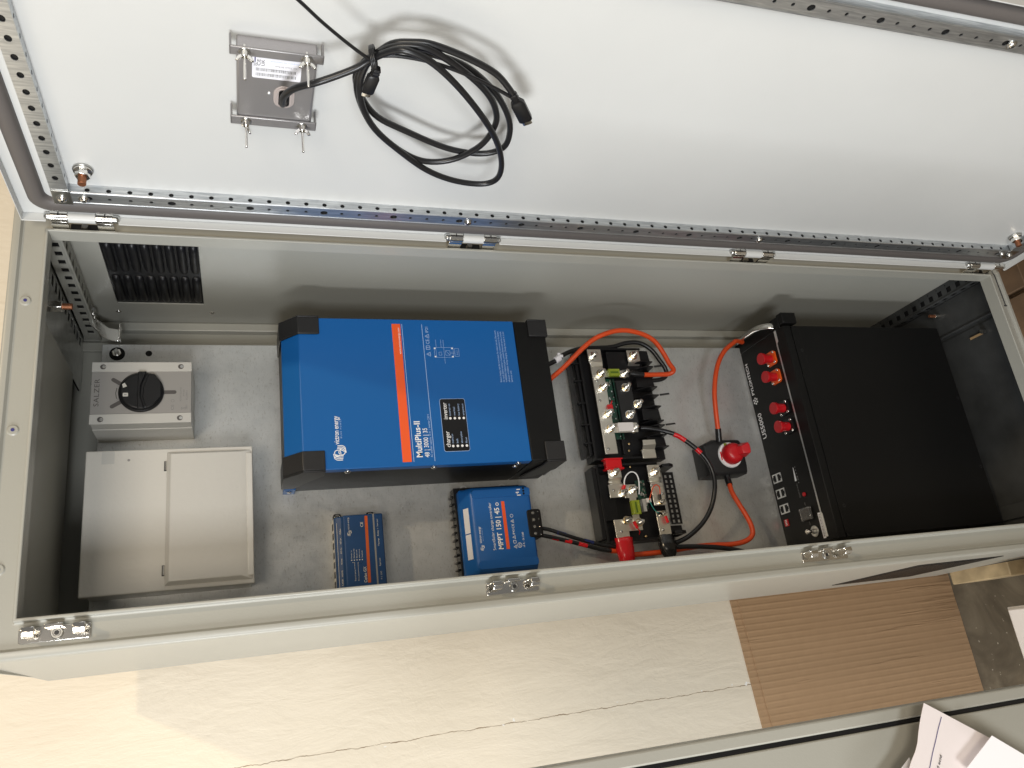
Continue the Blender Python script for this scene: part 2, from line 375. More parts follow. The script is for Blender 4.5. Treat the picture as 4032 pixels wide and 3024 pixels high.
# front frame: lip round the opening, recessed channel, raised rounded outer rim
b = MB()
prof = [(0, 0), (0, 26), (-3, 26), (-3, 3), (-4.5, 13), (-30, 13), (-33.5, 8.5), (-40, 8.5), (-43.2, 11), (-44.2, 15), (-44.2, 22), (-41, 22), (-41, 16), (-3, 16)]
prof = [(1.5, 1.0), (1.5, 26), (-1, 26), (-1, 16), (-41, 16), (-41, 24), (-44.3, 24), (-44.3, 15), (-43, 10.5), (-40, 8.6), (-34, 8.6), (-31, 13), (-4.5, 13), (-2.6, 11), (-2.6, 1.2), (-1.8, .1), (.6, 0)]
cor = [(0, 0, -1, -1), (W, 0, 1, -1), (W, H, 1, 1), (0, H, -1, 1)]
rs = []
for cx, cz, sx_, sz_ in cor: rs.append([(cx-p*sx_*-1 if False else cx+(-p)*sx_, y, cz+(-p)*sz_) for p, y in prof])
n = len(prof); vs = [p for r in rs for p in r]; fs = []
for k in range(4):
    for i in range(n): fs.append((k*n+i, k*n+(i+1) % n, ((k+1) % 4)*n+(i+1) % n, ((k+1) % 4)*n+i))
b.add(vs, fs)
for z_ in (1741.0,):
    for x_ in (345, 168, 40, -20): pass
b.obj('front_frame', cab, bevel=.5)
for (x_, z_) in ((410, 1745), (231, 1746), (60, 1748)):
    b = MB(m='steel'); b.cyl((x_, 13.2, z_), (x_, 11.4, z_), 7.5, 'grey_powder_coat', 20, 5.5); b.cyl((x_, 11.5, z_), (x_, 10.9, z_), 2.2, 'print_navy', 12); b.obj('rivet', cab)
# latch keepers on the left rim
def keeper(z0, z1):
    k = MB(m='bright_steel'); F = FY(12.8); zc = (z0+z1)/2
    k.rrect(F, -27, z0, -9.5, z1, 3, 2)
    for a, c in ((z0+2, z0+19), (z1-21, z1-4)):
        k.prism([(-12, 11, a), (-12, -3, a+1), (-11, -6, a+4), (-10.5, -6, c-4), (-10.5, -3, c-1), (-11, 11, c)], (-2, 0, 0))
        pr = [(-10, -6.5), (-16, -7.5), (-21, -4), (-22, 2), (-20, 2), (-19, -3), (-15.5, -5.5), (-10, -4.6)]
        k.hull([(x, y, a+2) for x, y in pr], [(x, y, c-2) for x, y in pr])
    k.box((-12, 11, zc-9), (-8, -1, zc+10))
    o = k.obj('latch_keeper', cab, bevel=.7)
    s_ = MB(m='steel'); s_.cyl((-18, 10.8, zc-2), (-18, 8.3, zc-2), 7.2, n=24, r2=6); s_.cyl((-18, 8.3, zc-2), (-18, 8.15, zc-2), 3, 'print_black', 6)
    s_.ring(FY(8.3), -18, zc-2, 4.4, .8, .3, 'bright_steel'); s_.obj('screw', o)
for z0, z1 in ((1647, 1722), (1083, 1161), (540, 630), (0, 80)): keeper(z0, z1)
# hinges
def hinge(z0, z1):
    k = MB(m='bright_steel'); zc = (z0+z1)/2; hx, hy, r = 523.5, -15, 7.2
    L_ = z1-z0
    for a, c in ((z1-L_*.04, z1-L_*.29), (z0+L_*.04, z0+L_*.29)):
        k.cyl((hx, hy, a), (hx, hy, c), r, n=24)
        k.prism([(hx-6.6, hy+3, a), (hx-6.6, hy+3, c), (hx-8.5, 12.6, c), (hx-8.5, 12.6, a)], (2.6, 0, 0))
        k.box((hx-9.2, 9, max(a, c)-2), (hx-2, 12.9, min(a, c)+2))
    k.cyl((hx, hy, z0-1), (hx, hy, z1+1), 5.6, 'steel', 20); k.dome((hx, hy, z1+1), (0, 0, 1), 5.6, 4, 'steel'); k.dome((hx, hy, z0-1), (0, 0, -1), 5.6, 4, 'steel')
    for zz in (z0+L_*.16, z1-L_*.16): k.box((hx-3, hy-7.6, zz-.8), (hx+3, hy-6.5, zz+.8), 'print_black')
    k.box((hx-6, 10, z0+L_*.28), (hx+5, 12.9, z1-L_*.28), 'black_plastic')
    o = k.obj('hinge', cab, bevel=.4)
    s_ = MB(m='white_door_coat'); s_.cyl((hx, hy, z0+L_*.30), (hx, hy, z1-L_*.30), 7.6, n=24); s_.box((hx+1, hy-7.4, z0+L_*.3), (hx+7, hy+2, z1-L_*.3)); s_.obj('knuckle', o, bevel=.3)
    s_ = MB(m='steel'); s_.cyl((hx-1, 10, zc), (hx-1, 4, zc), 5, n=20, r2=4); s_.obj('screw', o)
for z0, z1 in ((1638, 1721), (1083.5, 1167), (552, 639), (-21, 75)): hinge(z0, z1)
# mounting plate
b = MB(m='galvanised')
PX0, PX1, PZ0, PZ1 = 27, 484, 20, 1701.6
b.box((PX0, 325, PZ0), (PX1, 328, PZ1)); b.box((PX1-2.5, 328.1, PZ0), (PX1, 342, PZ1)); b.box((PX0, 328.1, PZ0), (PX0+2.5, 342, PZ1)); b.box((PX0+3, 328.1, PZ1-2.5), (PX1-3, 342, PZ1))
pl = b.obj('mounting_plate', cab, bevel=.8)
for x_, z_, r_ in ((466, 1677.8, 12.5), (466.8, 1628, 5.4)): b = MB(m='black_and_shade'); b.disc(FY(324.9), x_, z_, r_, .1); b.obj('mounting_hole', pl)
b = MB(m='bright_steel'); b.poly(FY(324.7), [(466+7.6*math.cos(a*math.pi/3+.3), 1677.8+7.6*math.sin(a*math.pi/3+.3)) for a in range(6)], 7); b.cyl((466, 317.8, 1677.8), (466, 311, 1677.8), 3.8, 'steel')
b.obj('nut', pl, bevel=.6)
# grey strips of the back flange seen beside and above the plate, small rivet
b = MB(m='grey_powder_coat'); b.cyl((441, 395.8, 1723), (441, 394.5, 1723), 6, n=20, r2=5); b.cyl((441, 394.6, 1723), (441, 394.3, 1723), 2, 'print_black'); b.obj('rivet', cab)
# perforated rail under the top, right-hand side (runs front to back)
def cab_rail(zc, up_, mt, n_, name):
    """rail of an L section at x 526..553 running along Y; up_=+1 hangs below the top, -1 stands on the bottom"""
    k = MB(m=mt); y0, y1 = 20, 392
    # face toward the viewer-left (-X) with slots, and horizontal face toward the middle with square holes
    F1 = lambda x, y, z=0: (522-z, x, zc+up_*(y)); F2 = lambda x, y, z=0: (x, y, zc-up_*z*1.0)
    hs = [[(y0+14+i*25.0, 10, 'q', 6.5, 5)] for i in range(14)]
    k.holes(F1, y0, y1, 0, 24, hs, dep=1.5)
    hs2 = [[(524+14, y0+14+i*25.0, 'q', 6, 5.2)] for i in range(14)]
    k.holes(lambda x, y, z=0: (y, x, zc-up_*z), y0, y1, 522, 552.5, [[(y0+14+i*25.0, 535, 'q', 6, 6.2), (y0+20+i*25.0, 547, 'o', 1.8, 1.8)] for i in range(14)], dep=1.5)
    k.box((524, y0, zc+up_*2), (552, y1, zc+up_*22), 'black_and_shade')  # black core puts the hollow's shade behind the holes
    o = k.obj(name, cab)
    e = MB(m=mt); e.cyl((522, y0, zc), (522, y1, zc), 2.2); e.obj('rail_edge', o); return o
cab_rail(1716, 1, 'grey_powder_coat', 14, 'perforated_rail')
cab_rail(-8, -1, 'shaded_interior', 14, 'perforated_rail')
# top: slotted plate near the opening, gland plate and earth stud
b = MB(m='steel'); y0 = 20
b.holes(lambda x, y, z=0: (y, x, 1742-z), 20, 392, 420, 521, [[(y0+14+i*25.0, 505, 'q', 6, 9)] for i in range(14)], dep=1.5)
b.box((423, 21, 1744.5), (519, 391, 1746), 'black_and_shade'); b.obj('slotted_plate', cab)  # black sheet behind the slots stands in for shade
b = MB(m='grey_powder_coat'); b.box((0, 30, 1738), (418, 300, 1741)); b.obj('gland_plate', cab, bevel=.8)
b = MB(m='bright_steel'); b.poly(FZ(1741), [(449+9*math.cos(a*math.pi/3), 108+9*math.sin(a*math.pi/3)) for a in range(6)], -20); b.cyl((449, 108, 1722), (449, 108, 1708), 4.5, 'copper'); b.obj('earth_stud', cab, bevel=.5)
# corner bracket that holds the plate, top right
b = MB(m='bright_steel')
b.prism([(548, 318, 1712), (530, 318, 1713), (512, 318, 1692), (509, 318, 1676), (487, 318, 1673), (487, 318, 1684), (494, 318, 1700), (520, 318, 1722), (545, 318, 1724)], (0, 2.5, 0))
b.box((486, 300, 1671), (512, 321, 1673.4)); b.cyl((540, 318, 1718), (540, 306, 1718), 6.5, 'steel'); b.cyl((530, 317, 1724), (530, 309, 1724), 5, 'bright_steel', 6)
b.obj('plate_bracket', cab, bevel=.6)
# bottom of the cabinet: base frame plates in the shade-darkened colour, bolt, earth stud, slot
b = MB(m='shaded_interior'); b.box((448, 12, -30), (521, 392, -27)); b.box((446, 12, -34), (449.5, 330, -24)); b.box((60, 16, -41), (440, 26, -30)); b.box((30, 16, -30), (60, 392, -27))
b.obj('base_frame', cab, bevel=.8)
b = MB(m='shaded_interior'); b.cyl((474, 28, -27), (474, 28, -22), 13, n=28, r2=11.5); b.ring(FZ(-22), 474, 28, 10, 3, .6, 'steel'); b.cyl((474, 28, -21.9), (474, 28, -21.4), 5.5, 'black_and_shade', 6); b.obj('bolt', cab, bevel=.4)
b = MB(m='bright_steel'); b.cyl((497, 168, -27), (497, 168, -12), 5.5, n=6); b.cyl((497, 168, -12), (497, 168, 2), 3.6, 'copper'); b.obj('earth_stud', cab, bevel=.3)
b = MB(m='plywood'); b.box((415, 82, -30.6), (420, 116, -30)); b.cyl((419, 79, -31), (419, 79, -22), 5, 'steel', 6); b.obj('slot_screw', cab)
# screws on the right side wall
for y_, z_ in ((81, 1684), (336, 1680), (336, 1525)): b = MB(m='bright_steel'); b.dome((552.9, y_, z_), (-1, 0, 0), 3.2, 2.5); b.cyl((552.9, y_, z_), (552.2, y_, z_), 4.4); b.obj('rivet', cab)
# vents: black pressed louvres in the right wall and in the left wall
def louvre(F, x0, y0, x1, y1, rows, per, name, frame='black_plastic'):
    k = MB(m='black_plastic'); k.poly(F, [(x0-6, y0-6), (x1+6, y0-6), (x1+6, y1+6), (x0-6, y1+6)], -3.1, z0=-4.6)
    hw = (x1-x0)/rows
    for r in range(rows):
        for i in range(per):
            xa = x0+r*hw+8; xb = x0+(r+1)*hw-8; yc = y0+(i+.5)*(y1-y0)/per; hh = (y1-y0)/per*.40
            sec = [(-hh, -3.1), (-hh*.9, 2.2), (-hh*.2, 5.2), (hh*.55, 2.6), (hh, -3.1)]
            rs = []
            for t, sc in ((0, .12), (.03, .55), (.09, .9), (.16, 1), (.84, 1), (.91, .9), (.97, .55), (1, .12)):
                rs.append([F(xa+(xb-xa)*t, yc+u*(.6+.4*sc), -3.1+(v+3.1)*sc) for u, v in sec])
            k.rings(rs)
    return k.obj(name, cab, ang=60)
louvre(FX(553), 94, 1538, 304, 1678, 2, 8, 'vent_louvre')
k = MB(m='black_and_shade'); 
FL = lambda x, y, z=0: (-44-9*(x-14)/388-z, x, y)
k.rrect(FL, 80, 120, 320, 330, 5, .9); 
for i in range(10): k.rrect(FL, 92, 132+i*19, 308, 142+i*19, 3, 1.8, 'black_plastic')
k.obj('vent_louvre', cab, bevel=.3)

# ---- the door (part of the cabinet), opened about 92 degrees
door = bpy.data.objects.new('door', None); COL.objects.link(door); door.parent = cab; door.location = Vector(dx(0, 0, -30))*S-cab.location
SO = 557; DZ0, DZ1 = -28, 1752
b = MB(xf=dx, m='white_door_coat')
b.box((-8.4, -2, DZ0), (SO, 0, DZ1)); b.box((SO-1.5, .02, DZ0), (SO, 12.7, DZ1))
b.box((-6.8, .02, DZ1-1.5), (SO-1.6, 12.7, DZ1)); b.box((-6.8, .02, DZ0), (SO-1.6, 12.7, DZ0+1.5))
for za, zc_ in ((DZ0, -23), (77, 549), (641, 1081), (1169, 1635), (1723, DZ1)): b.box((-8.4, .02, za), (-6.9, 12.7, zc_))
b.obj('door_panel', door, bevel=.7)
# gasket: foam rubber bead all round with rounded corners
b = MB(xf=dx, m='rubber_gasket')
def loop(s0, s1, z0, z1, r, k=6):
    out = []
    for cs, cz, a0 in ((s1-r, z1-r, 0), (s0+r, z1-r, 90), (s0+r, z0+r, 180), (s1-r, z0+r, 270)):
        for i in range(k+1):
            a = math.radians(a0+90*i/k); out.append((cs+r*math.cos(a), cz+r*math.sin(a)))
    return out
gout = loop(7, 546, -12, 1737, 26); gin = loop(31, 526, 8, 1716, 12)
def dens(lp):
    res = []
    for i in range(len(lp)):
        a = lp[i]; c = lp[(i+1) % len(lp)]; nseg = max(1, int(math.dist(a, c)/30))
        for k in range(nseg): res.append((a[0]+(c[0]-a[0])*k/nseg, a[1]+(c[1]-a[1])*k/nseg))
    return res
# same number of points: interpolate corner loops per segment
O = []; I = []
for i in range(len(gout)):
    a, c = gout[i], gout[(i+1) % len(gout)]; p, q = gin[i], gin[(i+1) % len(gin)]; nseg = max(1, int(math.dist(a, c)/28))
    for k in range(nseg):
        t = k/nseg; O.append((a[0]+(c[0]-a[0])*t, a[1]+(c[1]-a[1])*t)); I.append((p[0]+(q[0]-p[0])*t, p[1]+(q[1]-p[1])*t))
wob = []; v_ = 0
for i in range(len(O)): v_ = v_*.75+random.uniform(-1, 1)*.9; wob.append(v_)
ring_ = []
for (t, hgt) in ((0, .1), (.03, 5), (.2, 8.5), (.5, 9.6), (.8, 8.5), (.97, 5), (1, .1)):
    ring_.append([(o[0]+(i_[0]-o[0])*t+(wob[j]*(1-t)*(1 if o[0] < 60 else -1) if .05 < t < .95 or t < .05 else 0)*.8, hgt+wob[j]*.25*(hgt > 1), o[1]+(i_[1]-o[1])*t) for j, (o, i_) in enumerate(zip(O, I))])
b.rings(ring_, caps=False); b.obj('gasket', door, ang=70)
# four perforated rails: box section s 40..63, height 13.4
def rail_long(s0, s1, inward, z0=24, z1=1702):
    k = MB(m='galvanised_rail'); n_ = int((z1-z0-30)/25); z_s = z0+(z1-z0-25*(n_-1))/2
    Fs = lambda x, y, z=0: dx((s1 if inward > 0 else s1)+z, y, x)
    if inward > 0: k.holes(Fs, z0, z1, 0, 13.4, [[(z_s+25*i, 8.2, 'o', 3.1, 2.9)] for i in range(n_)], dep=1.2)
    else: k.prism([dx(s1, 0, z0), dx(s1, 13.4, z0), dx(s1-1, 13.3, z0), dx(s1-1, 0, z0)], (0, 0, z1-z0))
    k.holes(lambda x, y, z=0: dx(s0-z, y, x), z0, z1, 0, 13.4, [[(z_s+25*i, 8.2, 'o', 3.1, 2.9)] for i in range(n_)], dep=1.2)
    big = lambda i: i % 4 == 0
    k.holes(lambda x, y, z=0: dx(y, 13.4+z, x), z0, z1, s0, s1, [[(z_s+25*i, (s0+s1)/2, 'o', 5.2 if big(i) else 2.4, 4.4 if big(i) else 2.4)] for i in range(n_)], dep=1.2)
    k.prism([dx(s0+2, 1, z0), dx(s1-2, 1, z0), dx(s1-2, 11.5, z0), dx(s0+2, 11.5, z0)], (0, 0, z1-z0), 'black_and_shade')  # black filling, the rail's inner shade given as colour
    o = k.obj('perforated_rail', door)
    e = MB(m='galvanised_rail'); e.cyl(dx(s1-1, 12.5, z0), dx(s1-1, 12.5, z1), 1.5, n=10); e.cyl(dx(s0+1, 12.5, z0), dx(s0+1, 12.5, z1), 1.5, n=10); e.obj('rolled_edge', door)
rail_long(40, 62.8, 1); rail_long(494, 517, -1)
def rail_short(z0, z1):
    k = MB(m='galvanised_rail'); s0, s1 = 64, 492; n_ = int((s1-s0-20)/25); st = s0+(s1-s0-25*(n_-1))/2
    for zz, sg in ((z0, -1), (z1, 1)):
        k.holes(lambda x, y, z=0: dx(x, y, zz+sg*z), s0, s1, 0, 13.4, [[(st+25*i, 8, 'o', 2.6, 2.6)] for i in range(n_)], dep=1.2)
    k.holes(lambda x, y, z=0: dx(x, 13.4+z, y), s0, s1, z0, z1, [[(st+25*i, (z0+z1)/2, 'o', 4.6, 3.6)] for i in range(n_)], dep=1.2)
    k.prism([dx(s0, 1, z0+2), dx(s0, 1, z1-2), dx(s0, 11.5, z1-2), dx(s0, 11.5, z0+2)], tuple(Vector(dx(s1, 0, 0))-Vector(dx(s0, 0, 0))), 'black_and_shade')  # shade of the hollow rail as a black filling
    k.obj('perforated_rail', door)
rail_short(1684, 1704); rail_short(20, 41)
def pan_screw(k, s_, n_, z_, r=5.5):
    p = Vector(dx(s_, n_, z_)); d = Vector((DN[0], DN[1], 0)); k.cyl(tuple(p), tuple(p+d*1.2), r*1.25, 'steel'); k.dome(tuple(p+d*1.2), tuple(d), r, 3.4, 'bright_steel')
    k.cyl(tuple(p+d*4.3), tuple(p+d*4.7), r*.4, 'print_black', 6)
for z_ in (1693, 30): b = MB(m='steel'); b.prism([dx(38, 13.6, z_-11), dx(66, 13.6, z_-11), dx(66, 13.6, z_+11), dx(38, 13.6, z_+11)], tuple(Vector((DN[0], DN[1], 0))*1.4)); b.obj('corner_plate', door, bevel=.3)
for s_, n_, z_ in ((50, 15, 1693), (50, 13.4, 1668), (50, 13.4, 1149), (50, 13.4, 622), (50, 13.4, 50), (50, 15, 30), (505, 13.4, 553)): b = MB(m='steel'); pan_screw(b, s_, n_, z_); b.obj('rail_screw', door, bevel=.3)
def stud(z_):
    k = MB(m='steel'); p = Vector(dx(95.8, 0, z_)); d = Vector((DN[0], DN[1], 0))
    k.cyl(tuple(p), tuple(p+d*3), 12, 'steel', 28); k.cyl(tuple(p+d*3), tuple(p+d*5.5), 11, 'bright_steel', 28); k.cyl(tuple(p+d*5.5), tuple(p+d*13), 9, 'bright_steel', 6)
    k.cyl(tuple(p+d*13), tuple(p+d*24), 5, 'copper', 18); k.obj('earth_stud', door, bevel=.5)
stud(1663); stud(61)

# ------------------------------------------------------------------ display module clamped to the door
t_ = thing('display_module', 'small grey metal display back held on the white door by two bars with wing nuts', 'display module', dx(286, 0, 1395))
b = MB(xf=dx, m='housing_grey'); b.box((236, .3, 1395.5), (343.6, 20, 1479.5)); b.obj('housing', t_, bevel=3, seg=3)
b = MB(xf=dx, m='tray_metal'); b.box((343.8, .3, 1396.5), (346, 19, 1479)); b.obj('edge_trim', t_, bevel=.9, seg=3)
for s0, s1, nm in ((339.8, 351.5, 0), (232.5, 246, 1)):
    k = MB(m='housing_grey'); z0, z1 = 1389.5, 1486.5
    k.prism([dx(s0, 20.4, z0), dx(s1, 20.4, z0), dx(s1, 23, z0), dx(s0, 23, z0)], (0, 0, z1-z0))
    for zz, sg in ((z0, 1), (z1, -1)): k.prism([dx(s0, 23, zz), dx(s1, 23, zz), dx(s1, 4, zz), dx(s0+2, 8, zz)], (0, 0, sg*2.2))
    o = k.obj('clamp_bar', t_, bevel=.9)
    for zz in ((1471.3, 1407.2) if nm == 0 else (1469.3, 1405.8)):
        sc = (s0+s1)/2; c_ = MB(m='bright_steel'); a_ = .5 if (nm == 1 and zz > 1440) else 0
        d = Vector((DN[0], DN[1], 0)); p = Vector(dx(sc, 23, zz)); c_.cyl(tuple(p-d*10), tuple(p+d*38), 1.45, n=12); c_.cyl(tuple(p), tuple(p+d*1), 6, 'steel'); c_.cyl(tuple(p+d*1), tuple(p+d*8), 4.4, n=16, r2=3.2)
        for sg in (1, -1):
            u = Vector((0, 0, 1))*math.cos(a_*2)+Vector((DR[0], DR[1], 0))*math.sin(a_*2); u = u*sg; q = u.cross(d)
            base_ = p+d*3; P_ = [base_+u*2, base_+u*7+d*3.5, base_+u*9.5+d*9, base_+u*6.5+d*10, base_+u*2.6+d*5]
            c_.hull([tuple(x-q*1.1) for x in P_], [tuple(x+q*1.1) for x in P_])
        c_.obj('wing_nut', o, bevel=.5)
b = MB(xf=None, m='label_white'); F = FD(20.0); b.rrect(F, 308, 1412, 340, 1463.5, 2, .5)
# the label text is upside down for the viewer: reads along -z
FT = lambda x, y, z=0: F(324+(y), 1463.5-x, .5+z)   # x to the right in the photo, y up in the photo
def FTf(x, y, z=0): return F(324-(y), 1463.5-(51.5-x), .5+z)
for r_, (yy, hh) in enumerate(((-12.6, 4.2), (-5.3, 4.2))):
    x_ = 4
    while x_ < 46:
        w_ = random.choice((.35, .5, .8)); b.poly(FT, [(x_, yy), (x_+w_, yy), (x_+w_, yy+hh), (x_, yy+hh)], .12, 'print_grey'); x_ += w_+random.choice((.35, .6, .8))
b.text(FTf, 'GX Touch 50 flush', 4.5, -4.5, 2.2, 'print_grey', .12, width=23); b.text(FTf, 'SN: HQ2144T7VMM2C', 14, 1.0, 1.6, 'print_grey', .12, width=22); b.text(FTf, 'PN: BPP900455150', 15, 8.3, 1.6, 'print_grey', .12, width=20)
b.text(FTf, 'Designed in The Netherlands', 2.5, -10.5, 1.5, 'print_blue_white', .12, width=30)
b.text(F, 'UKCA', 0, 0, .01, 'print_black', .6)
FR = lambda x, y, z=0: F(322+x, 1463.5-3+y*1.0, .5+z)
for i, tx in enumerate(('CE', 'UK')): b.text(lambda x, y, z=0: F(326+x, 1455-i*4.4+y, .5+z), tx, 0, 0, 3.6, 'print_black', .12, width=9)
b.stroke(lambda x, y, z=0: F(326+x, 1460+y, .5+z), [(5, .5), (12, .5)], 1.2, .12, 'print_navy'); b.stroke(lambda x, y, z=0: F(326+x, 1460+y, .5+z), [(0, 2), (3.4, -1.8), (3.4, 2), (0, -1.8), (0, 2)], .4, .12, 'print_grey')
b.obj('rating_label', t_)
b = MB(m='housing_light'); F = FD(20.0)
b.rrect(F, 265, 1417, 299, 1440, 11, 1.2); b.rrect(F, 267.5, 1419.5, 296.5, 1437.5, 8, 2.6); b.obj('cable_port', t_, bevel=.6)
b = MB(m='black_plastic'); F = FD(21); b.rrect(F, 269.5, 1422.5, 294.5, 1434.5, 4, 2.0); b.obj('socket', t_, bevel=.4)
b = MB(m='solder'); b.dome(dx(285.5, 20, 1444.8), (DN[0], DN[1], 0), 2.2, 1.2, 'solder'); b.obj('rivet', t_)

# coiled display cable
t_ = thing('coiled_cable', 'black cable coiled and tied in loops, hanging from the display on the white door', 'cable', dx(290, 40, 1150))
L0 = [(278, 24, 1428.7), (286, 34, 1430.5), (307.6, 42, 1430.0), (330.0, 50.0, 1419.8), (346.8, 55.0, 1399.6), (357.0, 52.0, 1378.9), (368.2, 48.0, 1358.2), (380.0, 46.0, 1345.2), (398.7, 50.0, 1326.7), (405.0, 54.0, 1310.8), (395.0, 56.0, 1282.5), (362.4, 56.0, 1244.0), (314.6, 54.0, 1201.3), (271.4, 50.0, 1172.4), (230.4, 48.0, 1154.8), (199.1, 46.0, 1152.1), (183.8, 44.0, 1168.8), (186.6, 44.0, 1207.9), (204.1, 44.0, 1248.9), (237.3, 44.0, 1290.7), (272.7, 46.0, 1325.0), (307.2, 46.0, 1344.2), (340.7, 46.0, 1351.9), (363.4, 44.0, 1350.0), (377.2, 42.0, 1343.0)]
L1 = [(397.5, 44.0, 1326.0), (404.2, 46.0, 1290.9), (382.4, 46.0, 1247.9), (352.4, 44.0, 1210.7), (321.6, 42.0, 1188.9), (293.5, 42.0, 1182.3), (254.1, 40.0, 1189.7), (222.2, 38.0, 1215.9), (213.0, 38.0, 1250.2), (226.8, 38.0, 1283.1), (259.1, 38.0, 1319.1), (294.0, 38.0, 1341.1), (331.7, 38.0, 1353.7), (359.0, 38.0, 1350.5), (374.3, 38.0, 1342.3)]
L2 = [(385, 34.0, 1320), (386.0, 34.0, 1278.3), (373.8, 34.0, 1236.4), (343.6, 34.0, 1196.8), (310.5, 34.0, 1170.4), (280.1, 34.0, 1156.8), (248.6, 34.0, 1155.9), (230.4, 32.0, 1180.2), (232.6, 30.0, 1226.6), (257.0, 30.0, 1284.4), (276.1, 30.0, 1321.1), (302.9, 30.0, 1342.5), (337.7, 32.0, 1355.1), (363.1, 34.0, 1349.3), (372.2, 34.0, 1341.7)]
L3 = [(394.4, 36.0, 1324.8), (402.2, 38.0, 1304.4), (404.7, 40.0, 1282.9), (395.1, 42.0, 1242.9), (380.7, 44.0, 1207.5), (364.9, 48.0, 1186.9), (352.3, 50.0, 1175.6)]
b = MB(m='cable_black'); b.tube([dx(*p) for p in L0+L1+L2+L3], 3.85, n=12, sub=5); b.obj('cord', t_, ang=80)
b = MB(m='cable_black'); b.tube([dx(*p) for p in [(384, 48, 1350), (390, 47, 1320), (388, 48, 1280), (378, 49, 1240), (365, 50, 1205), (352, 50, 1177)]], 2.2, n=10); b.obj('thin_cord', t_, ang=80)
def plug(p0, p1, w1, w2, name):
    p0 = Vector(dx(*p0)); p1 = Vector(dx(*p1)); d = (p1-p0); l = d.length; d.normalize(); nn = Vector((DN[0], DN[1], 0)); u = (nn-d*nn.dot(d)).normalized(); v = d.cross(u)
    k = MB(m='black_plastic'); R = lambda t, a, c: [tuple(p0+d*l*t+v*a*x+u*c*y) for x, y in ((-1, -.7), (-.7, -1), (.7, -1), (1, -.7), (1, .7), (.7, 1), (-.7, 1), (-1, .7))]
    k.rings([R(-.18, 3.8, 3.8), R(-.1, 4.6, 4.6), R(-.05, 4, 4), R(0, 4.8, 4.6), R(.05, 4.2, 4), R(.12, w1*.8, w2*.8), R(.2, w1, w2), R(.80, w1, w2), R(.84, w1*.9, w2*.9)])
    o = k.obj(name, t_, bevel=.3); k = MB(m='bright_steel'); k.rings([R(.84, w1*.7, w2*.45), R(1.0, w1*.7, w2*.45)]); k.obj('contact_shell', o)
plug((352.3, 50, 1175.6), (314, 50, 1147), 8.2, 4.8, 'plug')
plug((371.6, 55, 1340), (338, 57, 1346), 6.6, 4, 'plug')
b = MB(m='cable_black'); b.tube([dx(*p) for p in [(520, 86, 1475), (464.0, 70.0, 1425.9), (434.0, 62.0, 1400.4), (403.6, 55.0, 1370.0), (384.0, 52.0, 1346.0)]], 1.9, n=8)
for k_ in range(3):
    a_ = [dx(378+12*math.cos(u*math.pi/6)+k_, 44+13*math.sin(u*math.pi/6), 1344-k_*1.5+4*math.cos(u*math.pi/6)) for u in range(13)]; b.tube(a_, 1.5, n=8, sub=2)
b.obj('cable_tie', t_, ang=80)

# ------------------------------------------------------------------ isolator switch
t_ = thing('isolator_switch', 'grey box isolator with a large round black rotary knob near the cabinet top', 'rotary switch', (360, 325, 1555))
IX0, IX1, IZ0, IZ1, IY = 308, 412, 1553, 1699.5, 232.3
b = MB(m='plastic_grey'); b.rings([[(x, y, z) for x, z in ((IX0, IZ0), (IX1, IZ0), (IX1, IZ1), (IX0, IZ1))] for y in (324.8,)]+[[(x, y, z) for x, z in ((IX0, IZ0), (IX1, IZ0), (IX1, IZ1), (IX0, IZ1))] for y in (262,)]+[[(x, y, z) for x, z in ((IX0+1, IZ0+1), (IX1-1, IZ0+1), (IX1-1, IZ1-1), (IX0+1, IZ1-1))] for y in (261.5, IY+.2)])
b.obj('housing', t_, bevel=1.2)
F = FY(IY); b = MB(m='plastic_grey')
b.box((IX0, IY-1.6, IZ0), (IX0+16.5, IY, IZ1)); b.obj('cover_strip', t_, bevel=.8); b = MB(m='plastic_grey'); b.box((IX1-16.5, IY-1.6, IZ0), (IX1, IY, IZ1)); b.obj('cover_strip', t_, bevel=.8)
for x_, z_ in ((403.7, 1683.5), (403.9, 1569.5), (315.6, 1684), (315.6, 1570)): b = MB(m='plastic_slot'); b.disc(FY(IY-1.6), x_, z_, 4.3, .15); b.disc(FY(IY-1.6), x_, z_-1.4, 2.5, .3, 'steel'); b.obj('screw_well', t_)
b = MB(m='plastic_grey_dark'); b.box((IX0+16.8, IY-.8, IZ0+.8), (IX1-16.8, IY+.05, IZ1-.8)); pnl = b.obj('rating_plate', t_)
b = MB(m='plastic_slot'); F = FY(IY-.8)
for a0 in (145, 215, 0):
    a = math.radians(a0-90 if a0 else 0); 
for (xa, za, xb, zb) in ((381.8, 1668, 371, 1652), (336.8, 1668.4, 347, 1652), (359.8, 1578.6, 359.8, 1598)):
    l = math.hypot(xb-xa, zb-za); ux, uz = (xb-xa)/l, (zb-za)/l; nx, nz = -uz*3.1, ux*3.1
    pts = [(xa+nx, za+nz)]+[(xa-ux*3.1*math.sin(t*math.pi/6)+nx*math.cos(t*math.pi/6), za-uz*3.1*math.sin(t*math.pi/6)+nz*math.cos(t*math.pi/6)) for t in range(1, 6)]+[(xa-nx, za-nz), (xb-nx, zb-nz), (xb+nx, zb+nz)]
    b = MB(m='plastic_slot'); b.poly(F, pts, .4); b.obj('position_slot', t_)
b = MB(m='print_grey'); F = FY(IY-.85)
b.text(F, 'SALZER', 337, 1687.5, 7.5, 'plastic_slot', .1, width=46, sp=1.1); b.text(F, 'OFF', 345, 1658.5, 4, 'print_grey', .1, width=6.5); b.text(F, 'ON', 370, 1658.5, 4, 'print_grey', .1, width=6)
